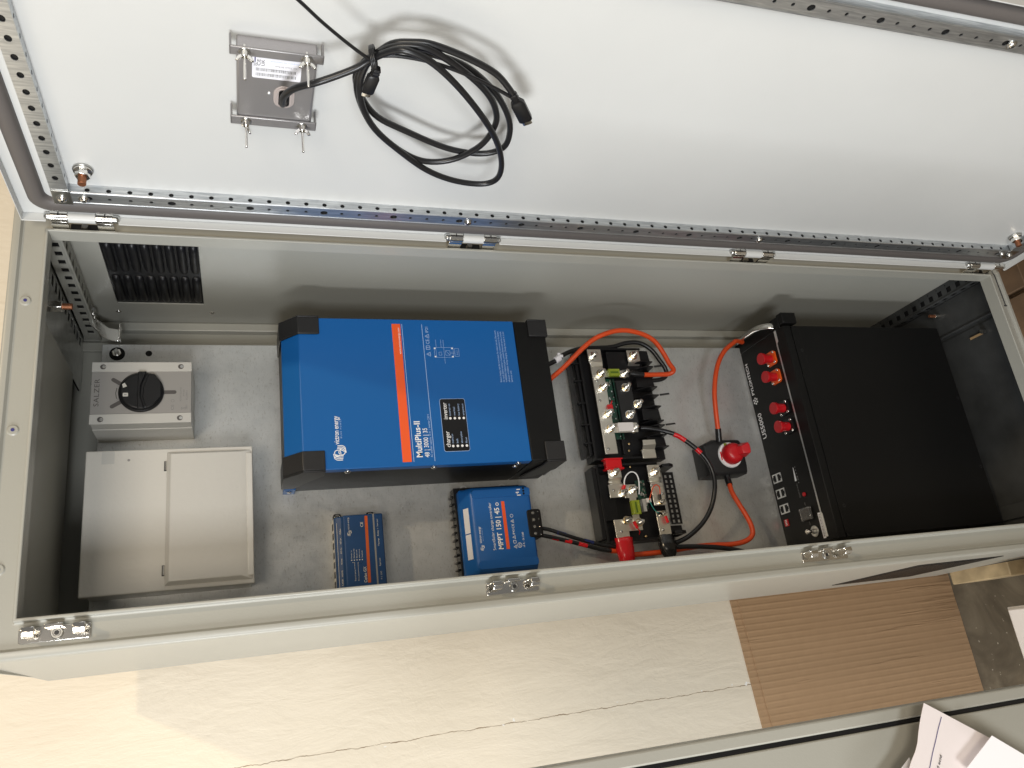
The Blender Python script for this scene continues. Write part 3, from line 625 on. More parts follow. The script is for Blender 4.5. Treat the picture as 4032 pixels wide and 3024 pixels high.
b.text(F, 'ROTARY ISOLATOR', 344, 1568, 2.6, None, .1, width=24); b.text(F, '3P+N 40A', 352, 1563.5, 2.6, None, .1, width=12); b.text(F, 'IEC 60947-3', 346, 1559, 2.6, None, .1, width=16); b.text(F, '690V~', 331, 1559, 2.6, None, .1, width=7)
b.text(F, 'CE', 329, 1579, 4.5, None, .1, width=9); b.ring(F, 345, 1581, 2.6, .5, .1, None, z0=.05); b.stroke(F, [(330, 1562), (334, 1568), (330, 1568), (334, 1562), (330, 1562)], .5, .1)
b.stroke(F, [(350, 1662.5), (359, 1664), (368, 1662.5)], 1.2, .1, 'plastic_slot'); b.obj('lettering', t_)
# knob
b = MB(m='black_plastic'); kc = (359.6, 1627.2); R = 33.5
b.cyl((kc[0], IY-.8, kc[1]), (kc[0], IY-6, kc[1]), R, n=48, r2=R*.98); b.cyl((kc[0], IY-6, kc[1]), (kc[0], IY-10, kc[1]), R*.96, n=48, r2=R*.86)
for sg in (0,):
    # grip wall running across, scooped either side
    F = FY(IY-10); pts = [(kc[0]-30, kc[1]-9), (kc[0]-12, kc[1]-3), (kc[0]+6, kc[1]-4), (kc[0]+29, kc[1]-12), (kc[0]+27, kc[1]-20), (kc[0]+12, kc[1]-29), (kc[0]-10, kc[1]-30), (kc[0]-26, kc[1]-18)]
    b.poly(F, pts, 2.5)
    b.poly(F, [(kc[0]-31, kc[1]-6), (kc[0]-10, kc[1]+.5), (kc[0]+8, kc[1]), (kc[0]+31, kc[1]-8), (kc[0]+31, kc[1]+4), (kc[0]-31, kc[1]+4)], 5)
kn = b.obj('rotary_knob', t_, bevel=1)
b = MB(m='plastic_grey'); b.rrect(FY(IY-10.2), 350, 1645, 356, 1652.5, 1, .5); b.stroke(FY(IY-10.7), [(353, 1647), (353, 1650.5)], .9, .15, 'print_grey'); b.poly(FY(IY-10.2), [(367, 1647), (373, 1650.5), (370.5, 1654), (364.5, 1652.5)], .5); b.obj('pointer_mark', kn)

# ------------------------------------------------------------------ distribution box
t_ = thing('distribution_box', 'square light grey breaker box with a raised hinged flap over its lower half', 'breaker box', (160, 325, 1463))
DX0, DX1, DZa, DZb, DY = 48.2, 268.7, 1460.4, 1703.4, 243.0
b = MB(m='box_coat'); b.box((DX0+4, DY+14, DZa+4), (DX1-4, 324.8, DZb-4)); b.obj('back_box', t_, bevel=1)
b = MB(m='box_coat'); b.box((DX0, DY, DZa), (DX1, DY+13.8, DZb)); b.obj('cover', t_, bevel=2, seg=3)
b = MB(m='box_coat')
r0 = [(54.5, DY, 1589), (262.5, DY, 1589), (262.5, DY, 1462.5), (54.5, DY, 1462.5)]
y1 = DY-11; r1 = [(60, y1, 1582), (257, y1, 1582), (257, y1, 1479), (60, y1, 1479)]
b.hull(r0[::-1], r1[::-1]); b.box((60, DY-2, 1461.2), (256, DY-6, 1470)); fl = b.obj('hinged_flap', t_, bevel=1.2, seg=3)
for x_ in (240, 78): b = MB(m='bright_steel'); b.cyl((x_-7, DY-2.5, 1589.6), (x_+7, DY-2.5, 1589.6), 1.8, n=10); b.box((x_-8, DY-.5, 1588.8), (x_+8, DY+.01, 1592.5), 'print_black'); b.obj('hinge_pin', t_)
b = MB(m='plastic_grey'); b.rrect(FY(DY), 247, 1663, 267, 1681, 1, .25); b.disc(FY(DY-.25), 252, 1643, 2, .2, 'plastic_grey_dark'); b.obj('sticker', t_)

# ------------------------------------------------------------------ inverter
MX0, MX1, MZ0, MZ1, MY = 207, 475, 938, 1412, 186
t_ = thing('inverter', 'large blue wall inverter with an orange stripe and black corner guards', 'inverter', (341, 325, 938))
fold = 1385.0
b = MB(m='black_coat'); b.hull([(MX0+1, 204, 1000), (MX0+1, 324.8, 1000), (MX0+1, 324.8, MZ1-1), (MX0+1, 222, MZ1-1), (MX0+1, 204, fold-2)], [(MX1-1, 204, 1000), (MX1-1, 324.8, 1000), (MX1-1, 324.8, MZ1-1), (MX1-1, 222, MZ1-1), (MX1-1, 204, fold-2)])
b.obj('chassis', t_, bevel=1)
b = MB(m='blue_paint')
sec = [(MY, 999.5), (MY, fold), (217, MZ1), (221, MZ1), (203.6, fold-3), (203.6, 999.5)]
b.hull([(MX0, y, z) for y, z in sec], [(MX1, y, z) for y, z in sec]); b.obj('front_cover', t_, bevel=1.5, seg=3)
b = MB(m='black_coat'); b.box((MX0+.5, MY+1.5, MZ0), (MX1-.5, 324, 998.6)); b.obj('terminal_cover', t_, bevel=1.5)
def guard_top(x0, x1):
    k = MB(m='dark_plastic'); th = 3.2; 
    sec_o = [(MY-th, 1351), (MY-th, fold+1), (216, MZ1+th), (290, MZ1+th), (290, MZ1+.3), (219, MZ1+.3), (MY-.3, fold), (MY-.3, 1351)]
    k.hull([(x0, y, z) for y, z in sec_o], [(x1, y, z) for y, z in sec_o])
    xs = x0 if x0 < 300 else x1; xe = xs+(1.5 if x0 < 300 else -1.5)
    so = [(MY-th, 1351), (MY-th, fold+1), (216, MZ1+th), (290, MZ1+th), (290, 1394), (250, 1375), (210, 1351)]
    k.hull([(xs, y, z) for y, z in so], [(xs+(-3.2 if x0 < 300 else 3.2), y, z) for y, z in so]); return k.obj('corner_guard', t_, bevel=1.5, seg=3)
guard_top(MX0-.2, 239); guard_top(444, MX1+.2)
def guard_bot(x0, x1):
    k = MB(m='dark_plastic'); th = 3.2; left = x0 < 300
    sec_o = [(MY-th, 972), (MY-th, MZ0-th), (300, MZ0-th), (300, MZ0-.3), (MY+1.2, MZ0-.3), (MY+1.2, 972)]
    k.hull([(x0, y, z) for y, z in sec_o], [(x1, y, z) for y, z in sec_o])
    xs = x0 if left else x1; so = [(MY-th, 972), (MY-th, MZ0-th), (240, MZ0-th), (290, MZ0+22), (300, MZ0+48), (270, 985), (215, 972)]
    k.hull([(xs, y, z) for y, z in so], [(xs+(-3.2 if left else 3.2), y, z) for y, z in so]); return k.obj('corner_guard', t_, bevel=1.5, seg=3)
guard_bot(MX0-.2, 241); guard_bot(444, MX1+.2)
b = MB(m='blue_paint'); b.box((MX0-4, 292, 1391), (MX0+.5, 324.9, 1411)); b.dome((MX0-4, 306, 1401), (-1, 0, 0), 4, 3, 'bright_steel'); b.obj('mounting_ear', t_, bevel=1)
for z_, y_ in ((1315, 200), (1172, 197), (1022, 196), (1022, 215)): b = MB(m='bright_steel'); b.cyl((MX0, y_, z_), (MX0-1, y_, z_), 5.4); b.dome((MX0-1, y_, z_), (-1, 0, 0), 4.6, 2.6); b.obj('side_screw', t_, bevel=.2)
F = FY(MY); b = MB(m='print_orange'); b.poly(F, [(214.5, 1211), (465.5, 1211), (465.5, 1226.3), (214.5, 1226.3)], .3)
b.text(FY(MY), 'www.victronenergy.com', 408, 1213.3, 3.6, 'print_white', .45, width=50); b.obj('orange_stripe', t_)
b = MB(m='print_blue_white')
b.stroke(F, [(214, 1207.6), (465.5, 1208.2)], .9); b.stroke(F, [(214, 1171.9), (465.5, 1172.5)], .9)
b.text(F, 'MultiPlus-II', 221, 1192.2, 10.6, 'print_white', width=63, bold=1.2); b.text(F, '48 | 3000 | 35', 221, 1180.3, 8.2, 'print_white', width=51, bold=.4); b.text(F, '1', 232.6, 1182.5, 3.2, 'print_white'); b.text(F, '1', 270.5, 1182.5, 3.2, 'print_white')
b.text(F, 'AC transfer capacity: 32 A  |  Inverter 230 V', 221, 1174.6, 3.8, None, width=76)
def logo(b, F, x, y, k, m='print_white'):
    """interlaced comb logo, k = height in mm"""
    for i in range(4):
        pts = [(x+(.00+.17*i)*k, y+k*.10), (x+(.00+.17*i)*k, y+k*.62), (x+(.06+.17*i)*k, y+k*.80), (x+(.20+.14*i)*k, y+k*.96), (x+.72*k, y+k*(1.06-.02*i))]
        b.stroke(F, [(p[0], p[1]-i*.03*k) for p in pts][:4 if i else 5], .085*k, .3, m)
        q = [(x+(1.62-.17*i)*k, y+k*.60), (x+(1.62-.17*i)*k, y+k*.10), (x+(1.54-.17*i)*k, y-.06*k), (x+(1.38-.15*i)*k, y-.2*k), (x+.8*k, y-k*(.28-.02*i))]
        b.stroke(F, [(p[0], p[1]+i*.03*k) for p in q][:4 if i else 5], .085*k, .3, m)
    b.ring(F, x+.78*k, y+.62*k, .38*k, .085*k, .31, m, z0=.28); b.ring(F, x+.90*k, y+.16*k, .38*k, .085*k, .31, m, z0=.28)
logo(b, F, 222.5, 1321.5, 15); b.text(F, 'victron energy', 249, 1327.5, 8.6, 'print_white', width=48.5, bold=.6); b.text(F, 'BLUE POWER', 259, 1322.5, 2.8, None, width=33, sp=1.6)
# symbols row
def tri(b, F, x, y, k, m='print_blue_white'): b.stroke(F, [(x, y), (x+k, y), (x+k/2, y+k*.87), (x, y)], k*.1, .3, m); b.stroke(F, [(x+k/2, y+k*.2), (x+k/2, y+k*.55)], k*.12, .3, m)
tri(b, F, 404, 1161.5, 8); b.stroke(F, [(417, 1161.5), (424, 1161.5), (424, 1168), (417, 1168), (417, 1161.5)], .8); b.stroke(F, [(420.5, 1161.5), (420.5, 1168)], .8)
b.text(F, 'CE', 427, 1161.6, 6.4, None, width=9); tri(b, F, 438.5, 1161.5, 8); b.text(F, 'IP21', 449, 1161.8, 5.4, None, width=11)
# wiring diagram
D = lambda p: b.stroke(F, p, .45, .3)
for y_ in (1154, 1151, 1119.5): D([(402, y_), (421, y_)])
D([(402, 1154), (402, 1119.5)]); D([(421, 1154), (421, 1119.5)])
for q in ((406, 1141, 412, 1146), (406, 1126, 415, 1134)): D([(q[0], q[1]), (q[2], q[1]), (q[2], q[3]), (q[0], q[3]), (q[0], q[1])])
D([(406, 1126), (415, 1134)]); D([(390, 1136.5), (436, 1136.5)]); D([(421, 1141), (436, 1141)]); D([(421, 1150), (436, 1150)]); D([(409, 1126), (409, 1117)]); D([(412, 1126), (412, 1117)]); D([(404, 1117), (419, 1117), (419, 1109.5), (404, 1109.5), (404, 1117)])
b.text(F, 'Battery', 407, 1112, 2, None, width=8)
for (x_, y_) in ((418, 1151.5), (402.3, 1151.5), (418, 1120), (402.3, 1120)): b.poly(F, [(x_, y_), (x_+2.4, y_), (x_+2.4, y_+3), (x_, y_+3)], .35, 'print_white')
for i, (tx, wd_) in enumerate((('Before charging read the instructions. For indoor use only. Disconnect', 101), ('the supply before making or breaking the connections to the battery.', 100), ('WARNING: Explosive gases, prevent flames and sparks, provide', 99), ('adequate ventilation during charging. Charge lead acid or Li-ion', 99), ('batteries only', 22))):
    b.text(F, tx, 354, 1035.6-i*5.1, 3.3, None, width=wd_)
b.obj('lettering', t_)
b = MB(m='black_plastic'); b.rrect(F, 229.3, 1108.8, 324.3, 1154.2, 4, .5, 'print_blue_white'); b.rrect(F, 229.9, 1109.4, 323.7, 1153.6, 3.6, .7)
F2 = FY(MY-.7); b.text(F2, 'charger', 237, 1142.5, 8, 'print_white', .2, width=28, bold=.3); b.text(F2, 'inverter', 286.5, 1142.5, 8, 'print_white', .2, width=30, bold=.3)
for i, (p, q) in enumerate((('mains on', 'inverter on'), ('bulk', 'overload'), ('absorption', 'low battery'), ('float', 'temperature'))):
    z_ = 1136.4-i*8.0; b.disc(F2, 238.8, z_+1.6, 2.2, .25, 'print_white'); b.disc(F2, 288.4, z_+1.6, 2.2, .25, 'print_white')
    b.text(F2, p, 243.5, z_, 3.5, 'print_blue_white', .2, width=len(p)*2.05); b.text(F2, q, 293, z_, 3.5, 'print_blue_white', .2, width=len(q)*1.95)
b.obj('indicator_panel', t_)

# ------------------------------------------------------------------ control module (small, blue)
t_ = thing('control_module', 'smallest blue device, slim with orange and pale stripes, half hidden by the cabinet rim', 'control module', (75, 325, 1250))
b = MB(m='blue_dull'); sec = [(300, 1331), (290, 1330), (283, 1318.5), (277, 1316.5), (277, 1253), (279, 1250), (300, 1250)]
b.hull([(-3, y, z) for y, z in sec], [(151, y, z) for y, z in sec]); b.obj('cover', t_, bevel=2, seg=3)
b = MB(m='plastic_grey'); b.box((-2, 300.2, 1251), (150, 322, 1331)); b.obj('connector_block', t_, bevel=.5)
for i in range(9): b = MB(m='black_plastic'); b.box((4+i*16, 302, 1330.9), (14+i*16, 314, 1332)); b.obj('socket', t_)
for z_ in (1322.5, 1266): b = MB(m='black_plastic'); b.rrect(FY(322), 146, z_-6.5, 161, z_+6.5, 3, 10, z0=-2.5); b.ring(FY(312), 155, z_, 4.8, 1.5, 1.0, 'bright_steel'); b.disc(FY(312), 155, z_, 2.2, .6, 'steel'); b.obj('mounting_foot', t_, bevel=.6)
F = FY(277); b = MB(m='print_dull_orange'); b.poly(F, [(36.5, 1277), (148, 1276), (148, 1281), (36.5, 1282)], .3); b.text(F, 'www.victronenergy.com', 127, 1277.3, 2.2, 'print_orange', .4, width=20)
b.poly(F, [(20, 1264.5), (150.8, 1264.8), (150.8, 1267.6), (20, 1267.2)], .3, 'print_grey')
b.text(F, 'Cerbo GX', 37, 1283.2, 5.0, 'plastic_grey', width=26, bold=.8); b.text(F, 'CE', 129, 1284.2, 5, 'plastic_grey', width=8.5)
logo(b, F, 116, 1305.5, 5.5, 'plastic_grey'); b.text(F, 'victron energy', 126, 1307.5, 3, 'plastic_grey', width=21)
for i, tx in enumerate(('Power in', 'Ethernet link', 'Bluetooth', 'WiFi access', 'Status')):
    b.disc(F, 75, 1306.5-i*4.4, 1, .3, 'plastic_grey'); b.text(F, tx, 78, 1305.6-i*4.4, 2.0, 'plastic_grey', width=8+len(tx)*.6)
b.stroke(F, [(71, 1306), (71, 1302), (60, 1302)], .5, .3, 'plastic_grey'); b.stroke(F, [(71, 1296), (71, 1290), (71, 1296.5), (55, 1296.5)], .5, .3, 'plastic_grey')
b.text(F, 'Bluetooth pairing', 41, 1301, 2.2, 'plastic_grey', width=18); b.text(F, 'Firmware', 41, 1295.5, 2.2, 'plastic_grey', width=14)
for (x_, y_, tx) in ((128, 1259, 'Tank level'), (112, 1259, 'Relay 1'), (95, 1259, 'Temp'), (62, 1259, 'Digital inputs'), (40, 1258, 'H  L  COM')): b.text(F, tx, x_, y_, 2.4, 'plastic_grey', width=13)
F3 = lambda x, y, z=0: (x, 286.5-z-(1325-y)*.6, y)
for (x_, tx) in ((120, 'VE.Bus'), (104, 'VE.Can'), (88, 'BMS-Can'), (70, 'VE.Direct'), (50, 'HDMI'), (36, 'USB')): b.text(F3, tx, x_, 1321, 2.2, 'plastic_grey', 1.2, width=10)
b.stroke(F3, [(30, 1327), (140, 1327)], .5, 1.2, 'plastic_grey'); b.obj('lettering', t_)

# ------------------------------------------------------------------ solar charge controller
t_ = thing('charge_controller', 'mid-size rounded blue charge controller with an orange stripe beside the inverter corner', 'charge controller', (107, 325, 985))
b = MB(m='black_plastic'); b.box((28, 296, 990), (191, 322, 1116)); 
for i in range(12): b.box((32+i*13, 300, 1116), (35+i*13, 320, 1121))
b.obj('heat_sink', t_, bevel=.8)
def rr(x0, x1, z0, z1, r, y, k=5):
    out = []
    for cx_, cz_, a0 in ((x1-r, z1-r, 0), (x0+r, z1-r, 90), (x0+r, z0+r, 180), (x1-r, z0+r, 270)):
        for i in range(k+1): a = math.radians(a0+90*i/k); out.append((cx_+r*math.cos(a), y, cz_+r*math.sin(a)))
    return out
b = MB(m='blue_plastic'); b.rings([rr(28, 184, 986, 1112, 6, 296), rr(28, 184, 986, 1112, 6, 283), rr(30, 183, 985.6, 1110, 8, 281), rr(33, 182, 985, 1100, 10, 262), rr(36, 178, 986, 1097, 10, 257), rr(41, 172, 990, 1093, 8, 255)])
b.rings([rr(160.5, 178, 984.5, 1097, 4, 262), rr(161.5, 176, 986, 1094, 4, 254)]); b.rings([rr(30, 52, 984.5, 1099, 5, 268), rr(38, 52, 986, 1095, 5, 254.4)])
b.obj('cover', t_, ang=50)
F = FY(255)
b = MB(m='print_orange'); b.poly(F, [(69, 1036.3), (153.5, 1036.3), (153.5, 1042.3), (69, 1042.3)], .3)
b.text(F, 'SmartSolar charge controller', 68.5, 1061.7, 5.2, 'print_white', width=83.5); b.text(F, 'MPPT 150 | 45', 69, 1047.9, 9.0, 'print_white', width=73, bold=1.5); b.ring(F, 149, 1050.2, 3, 1.1, .35, 'print_white', z0=.25)
logo(b, F, 70, 1083.6, 5.5, 'print_white'); b.text(F, 'victron energy', 82.5, 1086, 4.2, 'print_white', width=29, bold=.5); b.text(F, 'BLUE POWER', 86, 1082.4, 1.7, 'print_blue_white', width=22, sp=1.5)
tri(b, F, 69, 1023.5, 6, 'print_white'); b.stroke(F, [(78, 1023.6), (83, 1023.6), (83, 1028.2), (78, 1028.2), (78, 1023.6)], .7, .3, 'print_white'); tri(b, F, 85.5, 1023.5, 6, 'print_white')
b.text(F, 'IP43', 93, 1023.8, 4.2, 'print_white', width=8.5); b.text(F, 'CE', 103.5, 1023.6, 4.6, 'print_white', width=8); tri(b, F, 114, 1023.5, 6, 'print_white'); b.ring(F, 126.5, 1026, 3, .6, .3, 'print_white', z0=.2)
b.ring(F, 74, 1017.5, 4.4, .7, .3, 'print_white', z0=.2); b.text(F, 'E4', 71.3, 1015.8, 3.8, 'print_white', width=5); b.text(F, '10 R - 06 5200', 69.5, 1007.8, 3.4, 'print_white', width=26)
b.text(F, 'Bulk', 164, 1009, 2.8, 'print_white', width=3, t=1.6); 
for i in range(3): b.stroke(F, [(162.5+i*5.2, 1004+i % 2*3), (162.5+i*5.2, 1011+i % 2*2)], 1.6, 1.7, 'print_white')
b.obj('lettering', t_)
for x_ in (165, 170, 175): b = MB(m='black_and_shade'); b.disc(FY(254), x_, 998, 2, .4); b.obj('status_light', t_)
for xa, xb in ((58, 101), (103, 147)):
    b = MB(m='label_white'); b.hull([(xa, 263.5, 1101.3), (xb, 263.5, 1101.3), (xb, 275, 1107.4), (xa, 275, 1107.4)], [(xa, 263.3, 1101.9), (xb, 263.3, 1101.9), (xb, 274.8, 1108), (xa, 274.8, 1108)]); b.obj('serial_sticker', t_)
b = MB(m='black_plastic'); b.rings([rr(85, 136, 970, 998, 5, 290), rr(85, 136, 970, 998, 5, 256), rr(87, 134, 973, 996, 4, 253.6)])
for i in range(4): b.ring(FY(253.6), 92+i*12.3, 985.5, 3.8, 1.2, .8, 'dark_plastic'); b.disc(FY(253.6), 92+i*12.3, 985.5, 2.4, .5, 'steel')
for i in range(4): b.dome((90+i*13.5, 253.6, 976), (0, -1, 0), .9, .6, 'bright_steel')
b.obj('terminal_block', t_, bevel=.4)
for z_ in (1096, 1022): b = MB(m='solder'); b.ring(FY(300), 189, z_, 7, 2.5, 1.5); b.obj('mounting_washer', t_)

# ------------------------------------------------------------------ busbar distributors
def bolt(k, x, z, y0, l=22, r=4.0, m='bright_steel'):
    k.cyl((x, y0, z), (x, y0-1.8, z), r*2.3, m, 24); k.cyl((x, y0-1.8, z), (x, y0-3.4, z), r*1.9, 'brass', 20); k.cyl((x, y0-3.4, z), (x, y0-9.5, z), r*1.75, m, 6); k.cyl((x, y0-9.5, z), (x, y0-l+1, z), r, m, 14); k.cyl((x, y0-l+1, z), (x, y0-l, z), r, m, 14, r2=r*.6)
    for i in range(4): k.ring(lambda a, b_, z_=0: (x+a, y0-11-i*2-z_, z+b_), 0, 0, r+.35, .8, .8, 'steel', n=14)
G = 'fused busbar modules in the lower cabinet'
t_ = thing('busbar_module', 'uncovered black fused busbar module with a long silver bar and an orange cable bolted on', 'busbar', (345, 325, 660), G)
b = MB(m='black_plastic'); b.box((228, 300, 668), (463, 322, 832)); b.box((228, 284, 826), (463, 300, 831)); b.box((459, 280, 690), (463, 300, 826)); b.box((228, 284, 690), (232, 300, 826))
b.box((240, 290, 832), (452, 318, 838)); 
for x_ in (262, 300, 345, 392, 430): b.box((x_, 286, 830), (x_+3, 320, 846))
b.box((236, 294, 844), (440, 312, 849), 'dark_plastic')
b.rrect(FY(300), 292, 724, 392, 758, 2, 17, 'dark_plastic'); b.box((240, 290, 760), (455, 300, 764)); b.box((412, 284, 690), (456, 300, 768))
for i, x_ in enumerate((427, 416, 397, 372, 354, 330, 300, 290, 270, 246)):
    b.prism([(x_, 322, 668), (x_, 270, 672), (x_, 266, 690 if i % 2 else 700), (x_, 300, 722)], (2.2, 0, 0))
    if i % 3 == 1: b.prism([(x_, 268, 672), (x_, 262, 654), (x_, 266, 650), (x_, 274, 668)], (2.5, 0, 0))
for x0_, x1_ in ((430, 456), (376, 396), (306, 328), (250, 268)): b.poly(FY(300), [(x0_, 672), (x1_, 674), (x1_+2, 712), (x0_, 712)], 20)
b.obj('base', t_, bevel=.5)
b = MB(m='tinned_copper'); b.box((238, 279, 782.5), (421, 283, 809.5)); b.box((429, 274, 784), (457, 277.5, 814))
b.hull([(421, 279, 782.5), (421, 279, 809.5), (421, 283, 809.5), (421, 283, 782.5)], [(429, 274, 784), (429, 274, 812), (429, 277.5, 812), (429, 277.5, 784)])
b.obj('positive_bar', t_, bevel=.6)
b = MB(m='tinned_copper'); b.box((431, 276, 696), (456, 279, 724)); b.prism([(431, 276, 696), (424, 284, 696), (424, 287, 696), (431, 279, 696)], (0, 0, 27)); b.obj('negative_bar', t_, bevel=.6); b = MB(m='tinned_copper'); b.box((226, 279, 700), (244, 282, 730)); b.prism([(244, 279, 700), (252, 272, 700), (262, 272, 700), (262, 275, 700), (253, 275, 700), (244, 282, 700)], (0, 0, 28)); b.obj('negative_bar', t_, bevel=.6)
for x_, z_ in ((443, 799.5), (405, 787.5), (376, 787), (320, 786.5), (290, 786.5)): b = MB(); bolt(b, x_, z_+4, 279); b.obj('stud_bolt', t_, ang=40)
for x_, z_ in ((443.5, 712), (405.5, 737), (376, 739), (318, 741), (288, 739), (340, 719)): b = MB(); bolt(b, x_, z_, 283 if x_ < 440 else 276); b.obj('stud_bolt', t_, ang=40)
for x_, z_ in ((390, 801), (348, 802), (248, 802)): b = MB(m='steel'); b.dome((x_, 279, z_), (0, -1, 0), 3, 1.6); b.obj('small_screw', t_)
for x_, z_ in ((455, 752), (248, 748), (262, 745)): b = MB(); b.dome((x_, 298, z_), (0, -1, 0), 2.6, 2, 'brass'); b.obj('small_screw', t_)
b = MB(m='pcb'); b.box((270, 290, 757), (398, 292, 778)); rnd = random.Random(3)
for i in range(60):
    x_, z_ = rnd.uniform(272, 394), rnd.uniform(759, 775); a_, c_ = rnd.uniform(.8, 3), rnd.uniform(.8, 2.4); b.box((x_, 290-rnd.uniform(.6, 2.5), z_), (x_+a_, 290, z_+c_), rnd.choice(['black_plastic', 'solder', 'pcb', 'print_black', 'solder', 'steel']))
b.obj('circuit_board', t_)
def fuse(k, x, z, w_, l, y, vertical):
    a = (x-l/2, x+l/2, z-w_/2, z+w_/2) if vertical else (x-w_/2, x+w_/2, z-l/2, z+l/2)
    k.box((a[0], y-8, a[2]), (a[1], y, a[3]), 'fuse_green')
    for s_ in (-.33, .33):
        if vertical: k.box((a[0]+1, y-9.4, z+s_*w_-1.6), (a[1]-1, y-8, z+s_*w_+1.6), 'fuse_green')
        else: k.box((x+s_*w_-1.6, y-9.4, a[2]+1), (x+s_*w_+1.6, y-8, a[3]-1), 'fuse_green')
    if vertical: k.box((a[0]+3, y-8.3, z-2), (a[1]-3, y-8, z+2), 'fuse_dark')
    else: k.box((x-2, y-8.3, a[2]+3), (x+2, y-8, a[3]-3), 'fuse_dark')
b = MB(m='tinned_copper'); b.box((398, 278.3, 728), (412, 280, 796)); fuse(b, 405.5, 763, 15, 24, 279, False); b.obj('green_fuse', t_, bevel=.5)
b = MB(m='white_plastic'); b.rrect(FY(279), 280, 730, 300, 796, 2, 1.6, 'tinned_copper'); b.rrect(FY(277.4), 281, 742, 299, 776, 2, 6); b.obj('white_fuse', t_, bevel=.4)
b = MB(m='tape_red'); b.box((326, 273, 779), (338, 279, 790)); b.tube([(338, 275, 782), (345, 276, 778), (350, 285, 772)], 1.2); b.obj('red_terminal', t_, bevel=1)
# second module
t2 = thing('busbar_module', 'uncovered black fused busbar module with a see-through square-hole grid, nearest the cabinet rim', 'busbar', (143, 325, 660), G)
b = MB(m='black_plastic'); b.box((68, 300, 690), (219, 322, 834)); b.box((68, 286, 828), (219, 300, 833)); b.box((215, 282, 700), (219, 300, 828)); b.box((68, 284, 700), (72, 300, 828)); b.box((110, 288, 800), (200, 300, 827), 'black_and_shade')
b.box((74, 290, 692), (92, 318, 668)); b.box((76, 286, 834), (214, 320, 842)); 
for x_ in (74, 206): b.prism([(x_, 322, 690), (x_, 274, 694), (x_, 270, 680), (x_, 278, 668), (x_, 322, 662)], (6, 0, 0))
b.obj('base', t2, bevel=.5)
b = MB(m='black_plastic'); F = lambda x, y, z=0: (x, 281-z-(y-671)*.12, y)
b.holes(F, 93, 196, 670, 697, [[(99+i*9.8, 677, 'q', 3, 3.1), (99+i*9.8, 688.5, 'q', 3, 3.1)] for i in range(10)], dep=2.5)
b.obj('cable_comb', t2)
b = MB(m='tinned_copper'); b.box((190, 278, 784), (216, 281.5, 812)); b.prism([(190, 278, 784), (184, 286, 784), (178, 280, 784), (178, 283, 784), (184, 289.5, 784), (190, 281.5, 784)], (0, 0, 27))
b.box((152, 280, 784), (178, 283, 815)); b.box((150, 280, 757), (176, 283, 784)); b.obj('positive_bar', t2, bevel=.6)
b = MB(m='tinned_copper'); b.box((187, 278, 699), (212, 281.5, 726)); b.prism([(187, 278, 699), (181, 286, 699), (175, 276, 699), (168, 279, 699), (168, 282, 699), (175, 279, 699), (182, 289, 699), (187, 281.5, 699)], (0, 0, 27)); b.box((131.5, 279, 698.5), (168, 282, 725)); b.obj('negative_bar', t2, bevel=.6)
b = MB(m='tinned_copper'); b.box((75, 280, 698.5), (121, 283, 724)); b.box((98, 282, 688), (106, 283.5, 698)); b.box((140, 282, 688), (148, 283.5, 698)); b.obj('shunt_bar', t2, bevel=.6)
b = MB(m='tinned_copper'); b.box((87, 280, 758), (110, 283, 816)); b.box((72, 280, 788), (87, 283, 816)); b.obj('battery_bar', t2, bevel=.6)
b = MB(m='tinned_copper'); b.box((96, 278.4, 762), (166, 280, 776)); fuse(b, 129.5, 768.5, 17, 27, 279, True); b.obj('green_fuse', t2, bevel=.5)
for x_, z_, y_, l in ((201, 799, 278, 16), (198, 712, 278, 16), (160, 788, 280, 10), (165, 767, 280, 18), (107, 790, 280, 12), (101, 765, 280, 18)): b = MB(); bolt(b, x_, z_, y_, l, 3.6); b.obj('stud_bolt', t2, ang=40)
for x_, z_ in ((137, 711), (115, 712)): b = MB(); bolt(b, x_, z_, 279, 10, 2.4); b.obj('stud_bolt', t2, ang=40)
for x_, z_, y_ in ((166, 806, 280), (87, 804, 280), (154, 703, 279), (98, 703, 280), (84, 716, 280)): b = MB(m='steel'); b.dome((x_, y_, z_), (0, -1, 0), 3, 1.6); b.obj('small_screw', t2)
for x_, z_ in ((215, 752), (77, 745)): b = MB(); b.dome((x_, 298, z_), (0, -1, 0), 2.8, 2, 'brass'); b.obj('small_screw', t2)
b = MB(m='steel'); b.cyl((127, 300, 820), (127, 297, 820), 4.5, 'steel'); b.cyl((127, 297.1, 820), (127, 296.8, 820), 2.2, 'print_black', 6); b.obj('small_screw', t2)
b = MB(m='pcb'); b.box((128, 290, 732), (185, 292, 752))
for i in range(40):
    x_, z_ = rnd.uniform(130, 180), rnd.uniform(733, 749); a_, c_ = rnd.uniform(1, 5), rnd.uniform(1, 3); b.box((x_, 290-rnd.uniform(.8, 4), z_), (x_+a_, 290, z_+c_), rnd.choice(['black_plastic', 'solder', 'pcb', 'print_black', 'black_plastic', 'steel']))
b.box((122, 280, 742), (146, 290, 749), 'solder'); b.box((139, 281, 729), (147, 290, 739), 'white_plastic'); b.obj('circuit_board', t2)
b = MB(m='print_white'); b.tube([(172, 276, 783), (181, 272, 784), (191, 270, 779), (198, 270, 768), (195, 270, 758), (185, 272, 753), (170, 276, 752), (156, 282, 752)], 1.3, n=8); b.obj('white_wire', t2, ang=80)
b = MB(m='tape_red'); b.tube([(174, 276, 783), (163, 277, 787)], 3.2, sub=1, n=10); b.obj('red_terminal', t2)
b = MB(m='tape_red'); b.tube([(103, 272, 779), (90, 272, 774)], 3.2, sub=1, n=10); b.tube([(90, 272, 774), (84, 276, 768), (80, 284, 766)], 1); b.obj('red_terminal', t2)
